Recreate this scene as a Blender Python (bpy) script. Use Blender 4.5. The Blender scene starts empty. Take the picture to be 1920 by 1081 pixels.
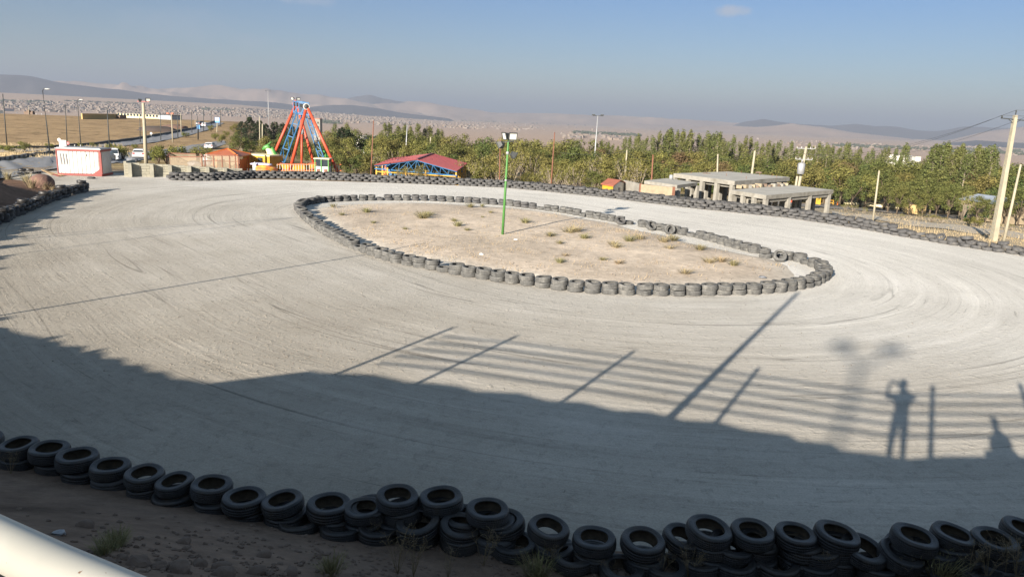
import bpy, math, random
import numpy as np
from mathutils import Vector, Matrix

rnd = random.Random(7)
sc = bpy.context.scene
SUN_S, SKY_S, SKY_DUST, EXPO, HAZE_D = 5.0, .08, .3, 1.68, 1.25e-4
HAZE_C = (.262, .312, .40, 1)
SKY_LOW, SKY_MID = (.27, .29, .31, 1), (.20, .285, .40, 1)
CLOUD = (1.9, 2.2, 2.7, 1)
COL = sc.collection
R = math.radians

# ------------------------------------------------------------------ survey of the place
# camera model of the photograph; used to turn survey points into positions on the ground
FPX, EYE, PITCH, ROLL = 1387.0, 6.2, R(13.1), R(2.4)
CX, CY = 960.0, 540.5
def ray(px, py):
    u, v = px - CX, py - CY
    c, s = math.cos(ROLL), math.sin(ROLL)
    a, b = u * c + v * s, -u * s + v * c
    cp, sp = math.cos(PITCH), math.sin(PITCH)
    return Vector((a, FPX * cp - b * sp, -b * cp - FPX * sp)).normalized()
def at(px, py, z=0.0):
    d = ray(px, py); t = (z - EYE) / d.z
    return Vector((d.x * t, d.y * t, z))
def dep(px, py, Y):
    d = ray(px, py); t = Y / d.y
    return Vector((d.x * t, Y, EYE + d.z * t))
def hor(px):
    return 217 + 0.0419 * (px - 960)

SUN_EL, SUN_AZ = R(16.8), R(28.6)
SH = Vector((math.sin(SUN_AZ), math.cos(SUN_AZ), 0)) / math.tan(SUN_EL)   # shadow run per metre of height

# outline of the race track
OUT = [(-9.6,12.5),(-6.5,11.3),(-3.9,10.5),(-.2,10.1),(2,10.0),(5,10.2),(7.8,10.4),(12,11.4),(17,14.2),(22,19),(26,27),
       (28,35),(27.7,39.7),(25.7,42.3),(24.1,45.2),(22.4,48.8),(19.5,52.6),(13.4,55.9),(6.8,62.1),(-1.3,65.6),(-11.7,65.5),
       (-21.5,63.9),(-27.6,61.2),(-30,64.0),(-40,63.5),(-42,58),(-36,55),(-29.9,51.2),(-28.7,45.4),(-27.2,40.6),(-25.8,36.4),
       (-23.7,30),(-19.7,23),(-14.4,16.7)]
OUTN = np.array(OUT)
ISL_PX = [(560,392),(565,400),(585,420),(615,440),(660,463),(700,478),(745,492),(800,502),(870,516),(930,525),(1000,535),
          (1070,545),(1130,549),(1215,552),(1280,553),(1340,551),(1410,550),(1470,545),(1520,535),(1545,522),(1540,505),
          (1500,490),(1460,484),(1420,475),(1370,462),(1320,448),(1260,436),(1215,427),(1165,418),(1110,408),(1060,399),
          (1000,391),(950,385),(880,380),(800,376),(720,375),(660,376),(600,379),(568,385)]
ISL = [at(*p).xy for p in ISL_PX]

def poly_dist(P, poly):
    """distance to a polygon's edge and inside mask, numpy"""
    n = len(poly); d = np.full(len(P), 1e18); ins = np.zeros(len(P), bool)
    for i in range(n):
        a, b = poly[i], poly[(i + 1) % n]
        ab = b - a
        t = np.clip(((P - a) @ ab) / (ab @ ab), 0, 1)
        q = P - (a + t[:, None] * ab)
        d = np.minimum(d, (q * q).sum(1))
        cond = ((a[1] > P[:, 1]) != (b[1] > P[:, 1]))
        xi = (b[0] - a[0]) * (P[:, 1] - a[1]) / (b[1] - a[1] + 1e-12) + a[0]
        ins ^= cond & (P[:, 0] < xi)
    return np.sqrt(d), ins
def sst(a, b, x):
    t = np.clip((x - a) / (b - a), 0, 1); return t * t * (3 - 2 * t)

PROF = [(-60, [(0,0),(3,0),(12,-.5),(40,-1.8),(100,-3.6),(240,-.3),(285,-.8),(540,-16),(1000,-27),(1500,-37),(2500,-42),(3400,-32),(5200,42),(9000,60)]),
        (-20, [(0,0),(3,0),(12,-.6),(40,-2.2),(100,-3.9),(240,-.6),(285,-1.2),(540,-16),(1000,-27),(1500,-38),(2500,-45),(3400,-42),(5200,2),(9000,6)]),
        (-16, [(0,0),(2,0),(10,-.9),(40,-2.8),(70,-4),(175,-7.6),(340,-11),(940,-25),(1500,-37),(2500,-47),(3600,-48),(5200,-26),(9000,-26)]),
        (-5,  [(0,0),(1,0),(6,-1),(20,-3.2),(60,-5),(105,-7),(240,-11),(940,-25),(1500,-37),(2500,-48),(4000,-53),(9000,-58)]),
        (8,   [(0,0),(1,0),(6,-1),(20,-3.0),(60,-5),(105,-7.5),(240,-11),(940,-25),(1500,-37),(2500,-48),(4000,-53),(9000,-58)]),
        (20,  [(0,0),(1,-.1),(8,-.85),(20,-1.9),(50,-4.2),(100,-8.2),(250,-14),(950,-27),(1500,-38),(2500,-49),(4000,-54),(9000,-58)]),
        (60,  [(0,0),(1,-.1),(8,-.85),(20,-1.9),(50,-4.2),(100,-8.2),(250,-14),(950,-27),(1500,-38),(2500,-49),(4000,-54),(9000,-58)])]
CREST = [(-60,16),(-40,13),(-30,10),(-21.4,6.7),(-17.6,4.8),(-13.9,2.85),(-11.7,4.05),(-9.25,3.6),(-6,2.80),(-2.3,1.78),(-1.2,1.34),(-.4,.90),(.2,.56),(.56,.42),(3.4,.82),(8,1.9),(14,3.2),(25,6),(40,14),(60,20)]
def gz_np(P):
    d, ins = poly_dist(P, OUTN)
    e = np.where(ins, 0, d)
    az = np.degrees(np.arctan2(P[:, 0], np.maximum(P[:, 1], 1e-3)))
    zs = np.array([np.interp(e, [q[0] for q in t], [q[1] for q in t]) for _, t in PROF])
    az0 = [a for a, _ in PROF]
    z = np.zeros(len(P))
    w = np.interp(az, az0, np.arange(len(az0)))
    i0 = np.clip(np.floor(w).astype(int), 0, len(az0) - 2); f = w - i0
    ii = np.arange(len(P))
    z = zs[i0, ii] * (1 - f) + zs[i0 + 1, ii] * f
    # earth bank beside the left bend
    bank = 1.9 * sst(.9, 3.8, e) * (1 - sst(37, 54, P[:, 1])) * (P[:, 0] < -5) * sst(-5, -12, P[:, 0]) * (1 - sst(5.5, 10, e))
    # bank the photographer stands on
    yc = np.interp(P[:, 0], [c[0] for c in CREST], [c[1] for c in CREST])
    t = (P[:, 1] - yc) / 8.2
    emb = 4.5 * np.where(t <= 0, 1, np.where(t >= 1, 0, (1 - t) ** 1.25))
    emb = emb * np.where(ins, 0, 1) * (1 - .0 * t)
    emb = np.where(P[:, 1] > 24, 0, emb)
    near = (P[:, 1] < 24) & ~ins
    base = np.where(near, 0, z)
    out = np.maximum(base + bank * (~ins), np.where(near, emb, -1e9))
    out = np.where(ins, -.05, out)
    # gentle unevenness outside the track
    amp = np.clip(e / 6, 0, 1) * .10 * sst(5.5, 9, P[:, 1])
    out = out + amp * (np.sin(P[:, 0] * 1.1 + .4 * P[:, 1]) * np.cos(P[:, 1] * .9 - .3 * P[:, 0]))
    return out
def gz(x, y):
    return float(gz_np(np.array([[x, y]], float))[0])
def hit(px, py, lo=20, hi=6000):
    """first ground point on the sight line of a survey point"""
    d = ray(px, py); o = Vector((0, 0, EYE))
    t = np.geomspace(lo, hi, 700 if lo < 100 else 240)
    P = np.stack([d.x * t, d.y * t], 1)
    dz = EYE + d.z * t - gz_np(P)
    k = int(np.argmax(dz < 0))
    if dz[k] >= 0: k = len(t) - 1
    k = max(k, 1); a, b = dz[k - 1], dz[k]
    q = t[k - 1] + (t[k] - t[k - 1]) * (a / (a - b) if a > b else 0)
    return Vector((d.x * q, d.y * q, EYE + d.z * q))

# ------------------------------------------------------------------ materials
def nn(nt, t, **kw):
    n = nt.nodes.new(t)
    for k, v in kw.items(): setattr(n, k, v)
    return n
def col(c): return (c[0], c[1], c[2], 1)
def mat(name, base, rough=.85, var=.18, scale=6, bump=0.0, bscale=30, metallic=0.0, col2=None, coords='Object', island=0.0, spec=None):
    m = bpy.data.materials.new(name); m.use_nodes = True
    nt = m.node_tree; b = nt.nodes['Principled BSDF']; L = nt.links.new
    b.inputs['Roughness'].default_value = rough; b.inputs['Metallic'].default_value = metallic
    if spec is not None: b.inputs['Specular IOR Level'].default_value = spec
    tc = nn(nt, 'ShaderNodeTexCoord')
    nz = nn(nt, 'ShaderNodeTexNoise'); nz.inputs['Scale'].default_value = scale; nz.inputs['Detail'].default_value = 5
    nz.inputs['Roughness'].default_value = .65
    L(tc.outputs[coords], nz.inputs['Vector'])
    rp = nn(nt, 'ShaderNodeValToRGB')
    c2 = col2 if col2 else tuple(min(1, x * (1 + var)) for x in base)
    c1 = base if col2 else tuple(x * (1 - var) for x in base)
    rp.color_ramp.elements[0].position = .33; rp.color_ramp.elements[1].position = .67
    rp.color_ramp.elements[0].color = col(c1); rp.color_ramp.elements[1].color = col(c2)
    L(nz.outputs['Fac'], rp.inputs['Fac'])
    src = rp.outputs['Color']
    if island:
        g = nn(nt, 'ShaderNodeNewGeometry'); oi = nn(nt, 'ShaderNodeObjectInfo')
        mr = nn(nt, 'ShaderNodeMapRange'); mr.inputs['To Min'].default_value = 1 - island; mr.inputs['To Max'].default_value = 1 + island
        L(g.outputs['Random Per Island'], mr.inputs['Value'])
        hs = nn(nt, 'ShaderNodeHueSaturation')
        mh = nn(nt, 'ShaderNodeMapRange'); mh.inputs['To Min'].default_value = .485; mh.inputs['To Max'].default_value = .515
        L(oi.outputs['Random'], mh.inputs['Value']); L(mh.outputs['Result'], hs.inputs['Hue'])
        L(mr.outputs['Result'], hs.inputs['Value']); L(src, hs.inputs['Color']); src = hs.outputs['Color']
    L(src, b.inputs['Base Color'])
    if bump:
        n2 = nn(nt, 'ShaderNodeTexNoise'); n2.inputs['Scale'].default_value = bscale; n2.inputs['Detail'].default_value = 4
        L(tc.outputs[coords], n2.inputs['Vector'])
        bp = nn(nt, 'ShaderNodeBump'); bp.inputs['Strength'].default_value = bump; bp.inputs['Distance'].default_value = .03
        L(n2.outputs['Fac'], bp.inputs['Height']); L(bp.outputs['Normal'], b.inputs['Normal'])
    return m
def leafmat(name, c1, c2, island=.35):
    m = mat(name, c1, rough=.7, scale=3, col2=c2, island=island, spec=.2)
    nt = m.node_tree; b = nt.nodes['Principled BSDF']; L = nt.links.new
    tr = nn(nt, 'ShaderNodeBsdfTranslucent'); mx = nn(nt, 'ShaderNodeMixShader'); mx.inputs[0].default_value = .22
    src = b.inputs['Base Color'].links[0].from_socket
    L(src, tr.inputs['Color']); out = nt.nodes['Material Output']
    L(b.outputs[0], mx.inputs[1]); L(tr.outputs[0], mx.inputs[2]); L(mx.outputs[0], out.inputs['Surface'])
    return m

M = {}
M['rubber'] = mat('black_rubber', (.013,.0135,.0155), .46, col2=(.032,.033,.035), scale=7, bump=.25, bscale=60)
def dirty(m, c, p0=.52, p1=.66, sc_=3.2):
    nt = m.node_tree; L = nt.links.new; b = nt.nodes['Principled BSDF']; tc = [n for n in nt.nodes if n.type == 'TEX_COORD'][0]; oi = nn(nt, 'ShaderNodeObjectInfo')
    ad = nn(nt, 'ShaderNodeVectorMath', operation='ADD'); ml = nn(nt, 'ShaderNodeMath', operation='MULTIPLY'); ml.inputs[1].default_value = 37; L(oi.outputs['Random'], ml.inputs[0])
    L(tc.outputs['Object'], ad.inputs[0]); L(ml.outputs[0], ad.inputs[1])
    n = nn(nt, 'ShaderNodeTexNoise'); n.inputs['Scale'].default_value = sc_; n.inputs['Detail'].default_value = 6; n.inputs['Roughness'].default_value = .7; L(ad.outputs[0], n.inputs['Vector'])
    r_ = nn(nt, 'ShaderNodeMapRange'); r_.inputs['From Min'].default_value = p0; r_.inputs['From Max'].default_value = p1; L(n.outputs['Fac'], r_.inputs['Value'])
    mx = nn(nt, 'ShaderNodeMix', data_type='RGBA'); L(r_.outputs['Result'], mx.inputs['Factor']); L(b.inputs['Base Color'].links[0].from_socket, mx.inputs['A']); mx.inputs['B'].default_value = col(c)
    L(mx.outputs['Result'], b.inputs['Base Color'])
def sipes(m):
    nt = m.node_tree; L = nt.links.new; b = nt.nodes['Principled BSDF']; tc = [n for n in nt.nodes if n.type == 'TEX_COORD'][0]
    sx = nn(nt, 'ShaderNodeSeparateXYZ'); L(tc.outputs['Object'], sx.inputs[0])
    at2 = nn(nt, 'ShaderNodeMath', operation='ARCTAN2'); L(sx.outputs['Y'], at2.inputs[0]); L(sx.outputs['X'], at2.inputs[1])
    zz = nn(nt, 'ShaderNodeMath', operation='MULTIPLY_ADD'); zz.inputs[1].default_value = 55; L(sx.outputs['Z'], zz.inputs[0])
    an = nn(nt, 'ShaderNodeMath', operation='MULTIPLY'); an.inputs[1].default_value = 58; L(at2.outputs[0], an.inputs[0]); L(an.outputs[0], zz.inputs[2])
    si = nn(nt, 'ShaderNodeMath', operation='SINE'); L(zz.outputs[0], si.inputs[0])
    mr = nn(nt, 'ShaderNodeMapRange'); mr.inputs['From Min'].default_value = .35; mr.inputs['From Max'].default_value = .7; L(si.outputs[0], mr.inputs['Value'])
    az = nn(nt, 'ShaderNodeMath', operation='ABSOLUTE'); L(sx.outputs['Z'], az.inputs[0]); mz = nn(nt, 'ShaderNodeMath', operation='LESS_THAN'); mz.inputs[1].default_value = .078; L(az.outputs[0], mz.inputs[0])
    ml = nn(nt, 'ShaderNodeMath', operation='MULTIPLY'); L(mr.outputs['Result'], ml.inputs[0]); L(mz.outputs[0], ml.inputs[1])
    bp = nn(nt, 'ShaderNodeBump', invert=True); bp.inputs['Strength'].default_value = .9; bp.inputs['Distance'].default_value = .012; L(ml.outputs[0], bp.inputs['Height'])
    old = b.inputs['Normal'].links; 
    if old: L(old[0].from_socket, bp.inputs['Normal'])
    L(bp.outputs['Normal'], b.inputs['Normal'])
sipes(M['rubber'])
dirty(M['rubber'], (.045,.038,.031), .46, .66)
M['liner'] = mat('dusty_tyre_liner', (.045,.034,.022), .9, col2=(.10,.078,.05), scale=9)
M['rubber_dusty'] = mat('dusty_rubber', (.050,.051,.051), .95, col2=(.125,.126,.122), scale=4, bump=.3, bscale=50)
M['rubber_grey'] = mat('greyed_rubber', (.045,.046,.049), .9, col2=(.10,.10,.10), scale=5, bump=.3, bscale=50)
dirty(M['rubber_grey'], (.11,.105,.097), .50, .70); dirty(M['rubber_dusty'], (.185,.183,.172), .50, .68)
M['green_paint'] = mat('green_paint', (.06,.19,.042), .45, var=.12, scale=3)
M['grey_metal'] = mat('grey_metal', (.18,.18,.18), .5, var=.15, metallic=.4)
M['dark_metal'] = mat('dark_metal', (.035,.04,.04), .6, var=.2)
M['galv'] = mat('galvanised_steel', (.32,.33,.34), .5, var=.1, metallic=.3)
M['lens'] = mat('floodlight_glass', (.55,.56,.52), .15, var=.08)
M['white_paint'] = mat('white_paint', (.44,.445,.43), .5, var=.08, scale=3)
M['white_wall'] = mat('white_plaster', (.62,.60,.55), .8, var=.08, scale=2)
M['red_paint'] = mat('red_paint', (.205,.032,.026), .5, var=.12, scale=4)
M['orange_red'] = mat('orange_red_paint', (.42,.06,.025), .5, var=.1, scale=2)
M['orange'] = mat('orange_paint', (.60,.17,.04), .6, var=.12, scale=3)
M['rust_orange'] = mat('faded_orange_paint', (.17,.07,.04), .7, var=.2, scale=3)
M['yellow'] = mat('yellow_paint', (.50,.28,.03), .55, var=.15, scale=2)
M['blue'] = mat('blue_paint', (.02,.115,.26), .5, var=.12, scale=2)
M['red_roof'] = mat('red_sheet_metal', (.165,.038,.043), .5, var=.1, scale=1.5)
M['orange_roof'] = mat('orange_roof_sheet', (.36,.11,.05), .55, var=.12, scale=1.5)
M['brick_roof'] = mat('brick_red_roof', (.36,.12,.07), .7, var=.15, scale=2)
M['concrete'] = mat('bare_concrete', (.20,.193,.17), .9, col2=(.30,.288,.255), scale=1.3, bump=.3, bscale=12)
M['concrete_pole'] = mat('weathered_concrete', (.32,.29,.215), .9, var=.15, scale=1.5, bump=.2)
M['dusty_top'] = mat('dusty_concrete_top', (.32,.31,.275), .95, col2=(.43,.415,.365), scale=.7)
M['block'] = mat('grey_concrete_block', (.24,.23,.185), .95, col2=(.34,.325,.26), scale=2.2, bump=.4, bscale=9)
M['brick'] = mat('tan_brick', (.27,.225,.155), .9, var=.15, scale=3, bump=.3, bscale=14)
M['beige'] = mat('beige_plaster', (.27,.215,.14), .9, var=.15, scale=1.2)
M['ochre_wall'] = mat('ochre_mud_wall', (.42,.30,.13), .9, var=.1, scale=.8)
M['slate'] = mat('blue_grey_roof_sheet', (.30,.34,.39), .6, var=.1, scale=1)
dirty(M['concrete'], (.15,.14,.115), .50, .72, .9); dirty(M['white_paint'], (.40,.375,.33), .52, .75, 1.3)
M['glass'] = mat('dark_window_glass', (.03,.04,.05), .12, var=.1)
M['asphalt'] = mat('asphalt', (.19,.195,.205), .85, var=.2, scale=.6, coords='Object', bump=.2)
M['kerbpaint'] = mat('kerb_stone', (.30,.28,.25), .9, var=.15, scale=1)
M['kerbdark'] = mat('kerb_stone_dark', (.09,.085,.08), .9, var=.15, scale=1)
M['bark'] = mat('bark', (.10,.075,.05), .95, var=.3, scale=9, bump=.4)
M['palebark'] = mat('pale_bark', (.25,.21,.16), .95, var=.25, scale=9, bump=.3)
M['stone'] = mat('brown_stone', (.12,.085,.065), .95, col2=(.19,.14,.105), scale=3, bump=.6, bscale=7)
M['boulder'] = mat('reddish_boulder', (.13,.075,.06), .95, col2=(.19,.11,.085), scale=2, bump=.5, bscale=6)
M['wood'] = mat('old_planks', (.34,.24,.13), .9, var=.25, scale=3)
M['cream'] = mat('cream_paint', (.66,.58,.36), .6, var=.1, scale=2)
M['bright_green'] = mat('bright_green_paint', (.06,.22,.045), .5, var=.2, scale=2)
M['mural'] = mat('flame_mural_paint', (.60,.07,.03), .5, col2=(.72,.48,.08), scale=2.0)
M['sign_white'] = mat('white_sign_face', (.75,.76,.76), .5, var=.04)
M['sign_blue'] = mat('blue_sign_face', (.05,.24,.55), .5, var=.08)
M['sign_red'] = mat('dark_red_sign_face', (.22,.02,.025), .5, var=.08)
M['car_white'] = mat('white_car_paint', (.70,.71,.72), .25, var=.03)
M['car_silver'] = mat('silver_car_paint', (.42,.44,.46), .3, var=.03, metallic=.3)
M['tail'] = mat('tail_light_red', (.35,.02,.02), .3, var=.1)
M['twig'] = mat('dry_twig', (.20,.155,.09), .95, var=.25, scale=20)
M['straw'] = mat('dry_straw', (.29,.235,.135), .95, var=.25, scale=8, island=.3)
M['weed'] = mat('dusty_green_weed', (.15,.145,.06), .95, col2=(.26,.23,.11), scale=6, island=.3)
M['cloth_dark'] = mat('dark_cloth', (.04,.05,.09), .9, var=.15)
M['cloth_blue'] = mat('blue_denim', (.05,.08,.16), .9, var=.15)
M['skin'] = mat('skin', (.42,.25,.17), .6, var=.06)
M['hair'] = mat('dark_hair', (.02,.015,.012), .7, var=.2)
M['phone'] = mat('black_phone', (.02,.02,.022), .25, var=.1)
M['tarp'] = mat('grey_tarpaulin', (.14,.15,.17), .8, var=.2)
M['olive'] = leafmat('olive_leaves', (.078,.092,.026), (.148,.148,.044))
M['autumn'] = leafmat('yellowing_leaves', (.125,.122,.036), (.215,.195,.06))
M['green'] = leafmat('green_leaves', (.058,.083,.024), (.115,.136,.040))
M['poplarleaf'] = leafmat('poplar_leaves', (.092,.108,.034), (.155,.165,.054))
M['pineleaf'] = leafmat('pine_needles', (.022,.034,.017), (.045,.058,.026))
M['russet'] = leafmat('russet_leaves', (.12,.085,.045), (.18,.13,.06))
M['lime'] = leafmat('yellow_green_leaves', (.115,.130,.030), (.20,.19,.05))
def netmat():
    m = mat('wire_netting', (.30,.24,.17), .8, var=.1)
    nt = m.node_tree; L = nt.links.new
    t = nn(nt, 'ShaderNodeBsdfTransparent'); mx = nn(nt, 'ShaderNodeMixShader'); mx.inputs[0].default_value = .5
    L(t.outputs[0], mx.inputs[1]); L(nt.nodes['Principled BSDF'].outputs[0], mx.inputs[2]); L(mx.outputs[0], nt.nodes['Material Output'].inputs['Surface'])
    return m
M['net'] = netmat()

# ------------------------------------------------------------------ object helpers
class MB:
    def __init__(s): s.v = []; s.f = []; s.mi = []; s.uv = None
    def add(s, vs, fs, mi=0):
        o = len(s.v); s.v += [tuple(v) for v in vs]; s.f += [tuple(i + o for i in f) for f in fs]; s.mi += [mi] * len(fs); return s
    def box(s, c, size, rot=None, mi=0):
        x, y, z = (q / 2 for q in size)
        vs = [Vector((a * x, b * y, d * z)) for d in (-1, 1) for b in (-1, 1) for a in (-1, 1)]
        if rot is not None:
            m = rot if isinstance(rot, Matrix) else Matrix.Rotation(rot, 3, 'Z')
            vs = [m @ v for v in vs]
        c = Vector(c)
        return s.add([v + c for v in vs], [(0,2,3,1),(4,5,7,6),(0,1,5,4),(2,6,7,3),(0,4,6,2),(1,3,7,5)], mi)
    def bar(s, a, b, w, h=None, mi=0):
        """square bar from a to b"""
        a, b = Vector(a), Vector(b); h = h or w
        d = (b - a); q = d.to_track_quat('X', 'Z').to_matrix()
        return s.box((a + b) / 2, (d.length, w, h), q, mi)
    def tube(s, pts, r, n=8, mi=0, cap=True):
        pts = [Vector(p) for p in pts]; rr = r if isinstance(r, (list, tuple)) else [r] * len(pts)
        vs, fs = [], []; up = None
        for i, p in enumerate(pts):
            d = (pts[min(i + 1, len(pts) - 1)] - pts[max(i - 1, 0)]).normalized()
            q = d.to_track_quat('Z', 'Y').to_matrix()
            for k in range(n):
                a = 2 * math.pi * k / n
                vs.append(p + q @ Vector((math.cos(a) * rr[i], math.sin(a) * rr[i], 0)))
        for i in range(len(pts) - 1):
            for k in range(n):
                k2 = (k + 1) % n
                fs.append((i * n + k, i * n + k2, (i + 1) * n + k2, (i + 1) * n + k))
        if cap: fs += [tuple(range(n - 1, -1, -1)), tuple((len(pts) - 1) * n + k for k in range(n))]
        return s.add(vs, fs, mi)
    def prism(s, poly, thick, mi=0):
        """closed polygon (list of 3d points) extruded by the vector thick"""
        n = len(poly); t = Vector(thick); p = [Vector(q) for q in poly]
        return s.add(p + [q + t for q in p], [tuple(range(n - 1, -1, -1)), tuple(range(n, 2 * n))] + [(i, (i + 1) % n, n + (i + 1) % n, n + i) for i in range(n)], mi)
    def lathe(s, prof, n=24, c=(0, 0, 0), mi=0, axis=None, closed=False):
        vs, fs = [], []; c = Vector(c); m = axis or Matrix.Identity(3); k = len(prof)
        for i in range(n):
            a = 2 * math.pi * i / n
            for r, z in prof: vs.append(c + m @ Vector((r * math.cos(a), r * math.sin(a), z)))
        for i in range(n):
            j = (i + 1) % n
            for q in range(k if closed else k - 1):
                q2 = (q + 1) % k
                fs.append((i * k + q, j * k + q, j * k + q2, i * k + q2))
        return s.add(vs, fs, mi)
    def ico(s, c, r, sub=1, jit=0.0, rg=None, mi=0, sq=(1, 1, 1)):
        import bmesh
        bm = bmesh.new(); bmesh.ops.create_icosphere(bm, subdivisions=sub, radius=1)
        rg = rg or rnd
        vs = [Vector((v.co.x * sq[0], v.co.y * sq[1], v.co.z * sq[2])) * (r * (1 + rg.uniform(-jit, jit))) + Vector(c) for v in bm.verts]
        fs = [tuple(v.index for v in f.verts) for f in bm.faces]; bm.free()
        return s.add(vs, fs, mi)
    def mesh(s, name, mats, origin=(0, 0, 0), smooth=False):
        me = bpy.data.meshes.new(name); o = Vector(origin)
        me.from_pydata([tuple(Vector(v) - o) for v in s.v], [], s.f)
        for m in (mats if isinstance(mats, (list, tuple)) else [mats]): me.materials.append(m)
        if any(s.mi): me.polygons.foreach_set('material_index', s.mi)
        if smooth: me.polygons.foreach_set('use_smooth', [True] * len(s.f))
        me.update(); return me
    def build(s, name, mats, parent=None, origin=None, smooth=False):
        """one object; under a parent the mesh is given in the parent's local space"""
        if origin is None: origin = (0, 0, 0)
        o = bpy.data.objects.new(name, s.mesh(name, mats, origin, smooth)); COL.objects.link(o)
        if parent is not None: o.parent = parent
        else: o.location = origin
        return o
def tag(o, label=None, cat=None, group=None, kind=None):
    if label: o['label'] = label
    if cat: o['category'] = cat
    if group: o['group'] = group
    if kind: o['kind'] = kind
    return o
def thing(name, label, cat, loc=(0, 0, 0), rz=0, group=None):
    o = bpy.data.objects.new(name, None); COL.objects.link(o); o.empty_display_size = .2
    o.location = loc; o.rotation_euler = (0, 0, rz)
    return tag(o, label, cat, group)
def W(t):
    """a mesh builder's world point -> local space of an unrotated thing"""
    return lambda p: Vector(p) - Vector(t.location)
def part(mb, name, m, t, smooth=False):
    """mesh given in world space, made a part of the unrotated thing t"""
    o = bpy.data.objects.new(name, mb.mesh(name, m, t.matrix_world.translation if False else WORLD(t), smooth)); COL.objects.link(o); o.parent = t
    return o
def WORLD(o):
    p = Vector(o.location)
    while o.parent is not None:
        o = o.parent; p = p + Vector(o.location)
    return p
CH = {}
def kids(o):
    return [c for c in COL.objects if c.parent is o]
def clone(src, loc, rz=0, scale=1, label=None, group=None, children=None):
    r = src.copy(); COL.objects.link(r); r.location = loc
    r.rotation_euler = (0, 0, rz) if not isinstance(rz, (tuple, list)) else rz
    r.scale = (scale,) * 3 if not isinstance(scale, (tuple, list)) else scale
    if label: r['label'] = label
    if group: r['group'] = group
    for ch, gs in (children if children is not None else [(c, kids(c)) for c in kids(src)]):
        c = ch.copy(); COL.objects.link(c); c.parent = r
        for g in gs:
            d = g.copy(); COL.objects.link(d); d.parent = c
    return r
ONES = ['','first','second','third','fourth','fifth','sixth','seventh','eighth','ninth','tenth','eleventh','twelfth','thirteenth',
        'fourteenth','fifteenth','sixteenth','seventeenth','eighteenth','nineteenth']
TENS = {2:('twentieth','twenty'),3:('thirtieth','thirty'),4:('fortieth','forty'),5:('fiftieth','fifty'),6:('sixtieth','sixty'),
        7:('seventieth','seventy'),8:('eightieth','eighty'),9:('ninetieth','ninety')}
def nth(n):
    if n < 20: return ONES[n]
    t, o = divmod(n, 10)
    if t >= 10: return 'hundred-and-' + nth(n - 100) if n > 100 else 'hundredth'
    return TENS[t][0] if o == 0 else TENS[t][1] + '-' + ONES[o]
# ------------------------------------------------------------------ ground
def soilmat(name, stub=.55, bmp=.6):
    m = bpy.data.materials.new(name); m.use_nodes = True
    nt = m.node_tree; b = nt.nodes['Principled BSDF']; L = nt.links.new
    b.inputs['Roughness'].default_value = .95; b.inputs['Specular IOR Level'].default_value = .1
    at_ = nn(nt, 'ShaderNodeVertexColor'); at_.layer_name = 'soil'
    g = nn(nt, 'ShaderNodeNewGeometry')
    n1 = nn(nt, 'ShaderNodeTexNoise'); n1.inputs['Scale'].default_value = .16; n1.inputs['Detail'].default_value = 9; n1.inputs['Roughness'].default_value = .68
    n2 = nn(nt, 'ShaderNodeTexNoise'); n2.inputs['Scale'].default_value = 3.0; n2.inputs['Detail'].default_value = 6; n2.inputs['Roughness'].default_value = .7
    L(g.outputs['Position'], n1.inputs['Vector']); L(g.outputs['Position'], n2.inputs['Vector'])
    def mul(src, fac, lo, hi, p0=.3, p1=.7):
        rp = nn(nt, 'ShaderNodeMapRange'); rp.inputs['From Min'].default_value = p0; rp.inputs['From Max'].default_value = p1
        rp.inputs['To Min'].default_value = lo; rp.inputs['To Max'].default_value = hi
        L(fac, rp.inputs['Value'])
        mx = nn(nt, 'ShaderNodeMix', data_type='RGBA', blend_type='MULTIPLY'); mx.inputs['Factor'].default_value = 1
        L(src, mx.inputs['A']); L(rp.outputs['Result'], mx.inputs['B']); return mx.outputs['Result']
    c = mul(at_.outputs['Color'], n1.outputs['Fac'], .68, 1.25)
    c = mul(c, n2.outputs['Fac'], .75, 1.22)
    # scattered dark stubble and pale stones
    n3 = nn(nt, 'ShaderNodeTexNoise'); n3.inputs['Scale'].default_value = .9; n3.inputs['Detail'].default_value = 3
    mp = nn(nt, 'ShaderNodeMapping'); mp.inputs['Scale'].default_value = (.6, .35, 1)
    L(g.outputs['Position'], mp.inputs['Vector']); L(mp.outputs['Vector'], n3.inputs['Vector'])
    c = mul(c, n3.outputs['Fac'], stub, 1.0, .30, .44)
    L(c, b.inputs['Base Color'])
    bp = nn(nt, 'ShaderNodeBump'); bp.inputs['Strength'].default_value = bmp; bp.inputs['Distance'].default_value = .08
    n4 = nn(nt, 'ShaderNodeTexNoise'); n4.inputs['Scale'].default_value = 9; n4.inputs['Detail'].default_value = 6
    L(g.outputs['Position'], n4.inputs['Vector']); L(n4.outputs['Fac'], bp.inputs['Height']); L(bp.outputs['Normal'], b.inputs['Normal'])
    return m
M['soil'] = soilmat('soil')

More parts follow.
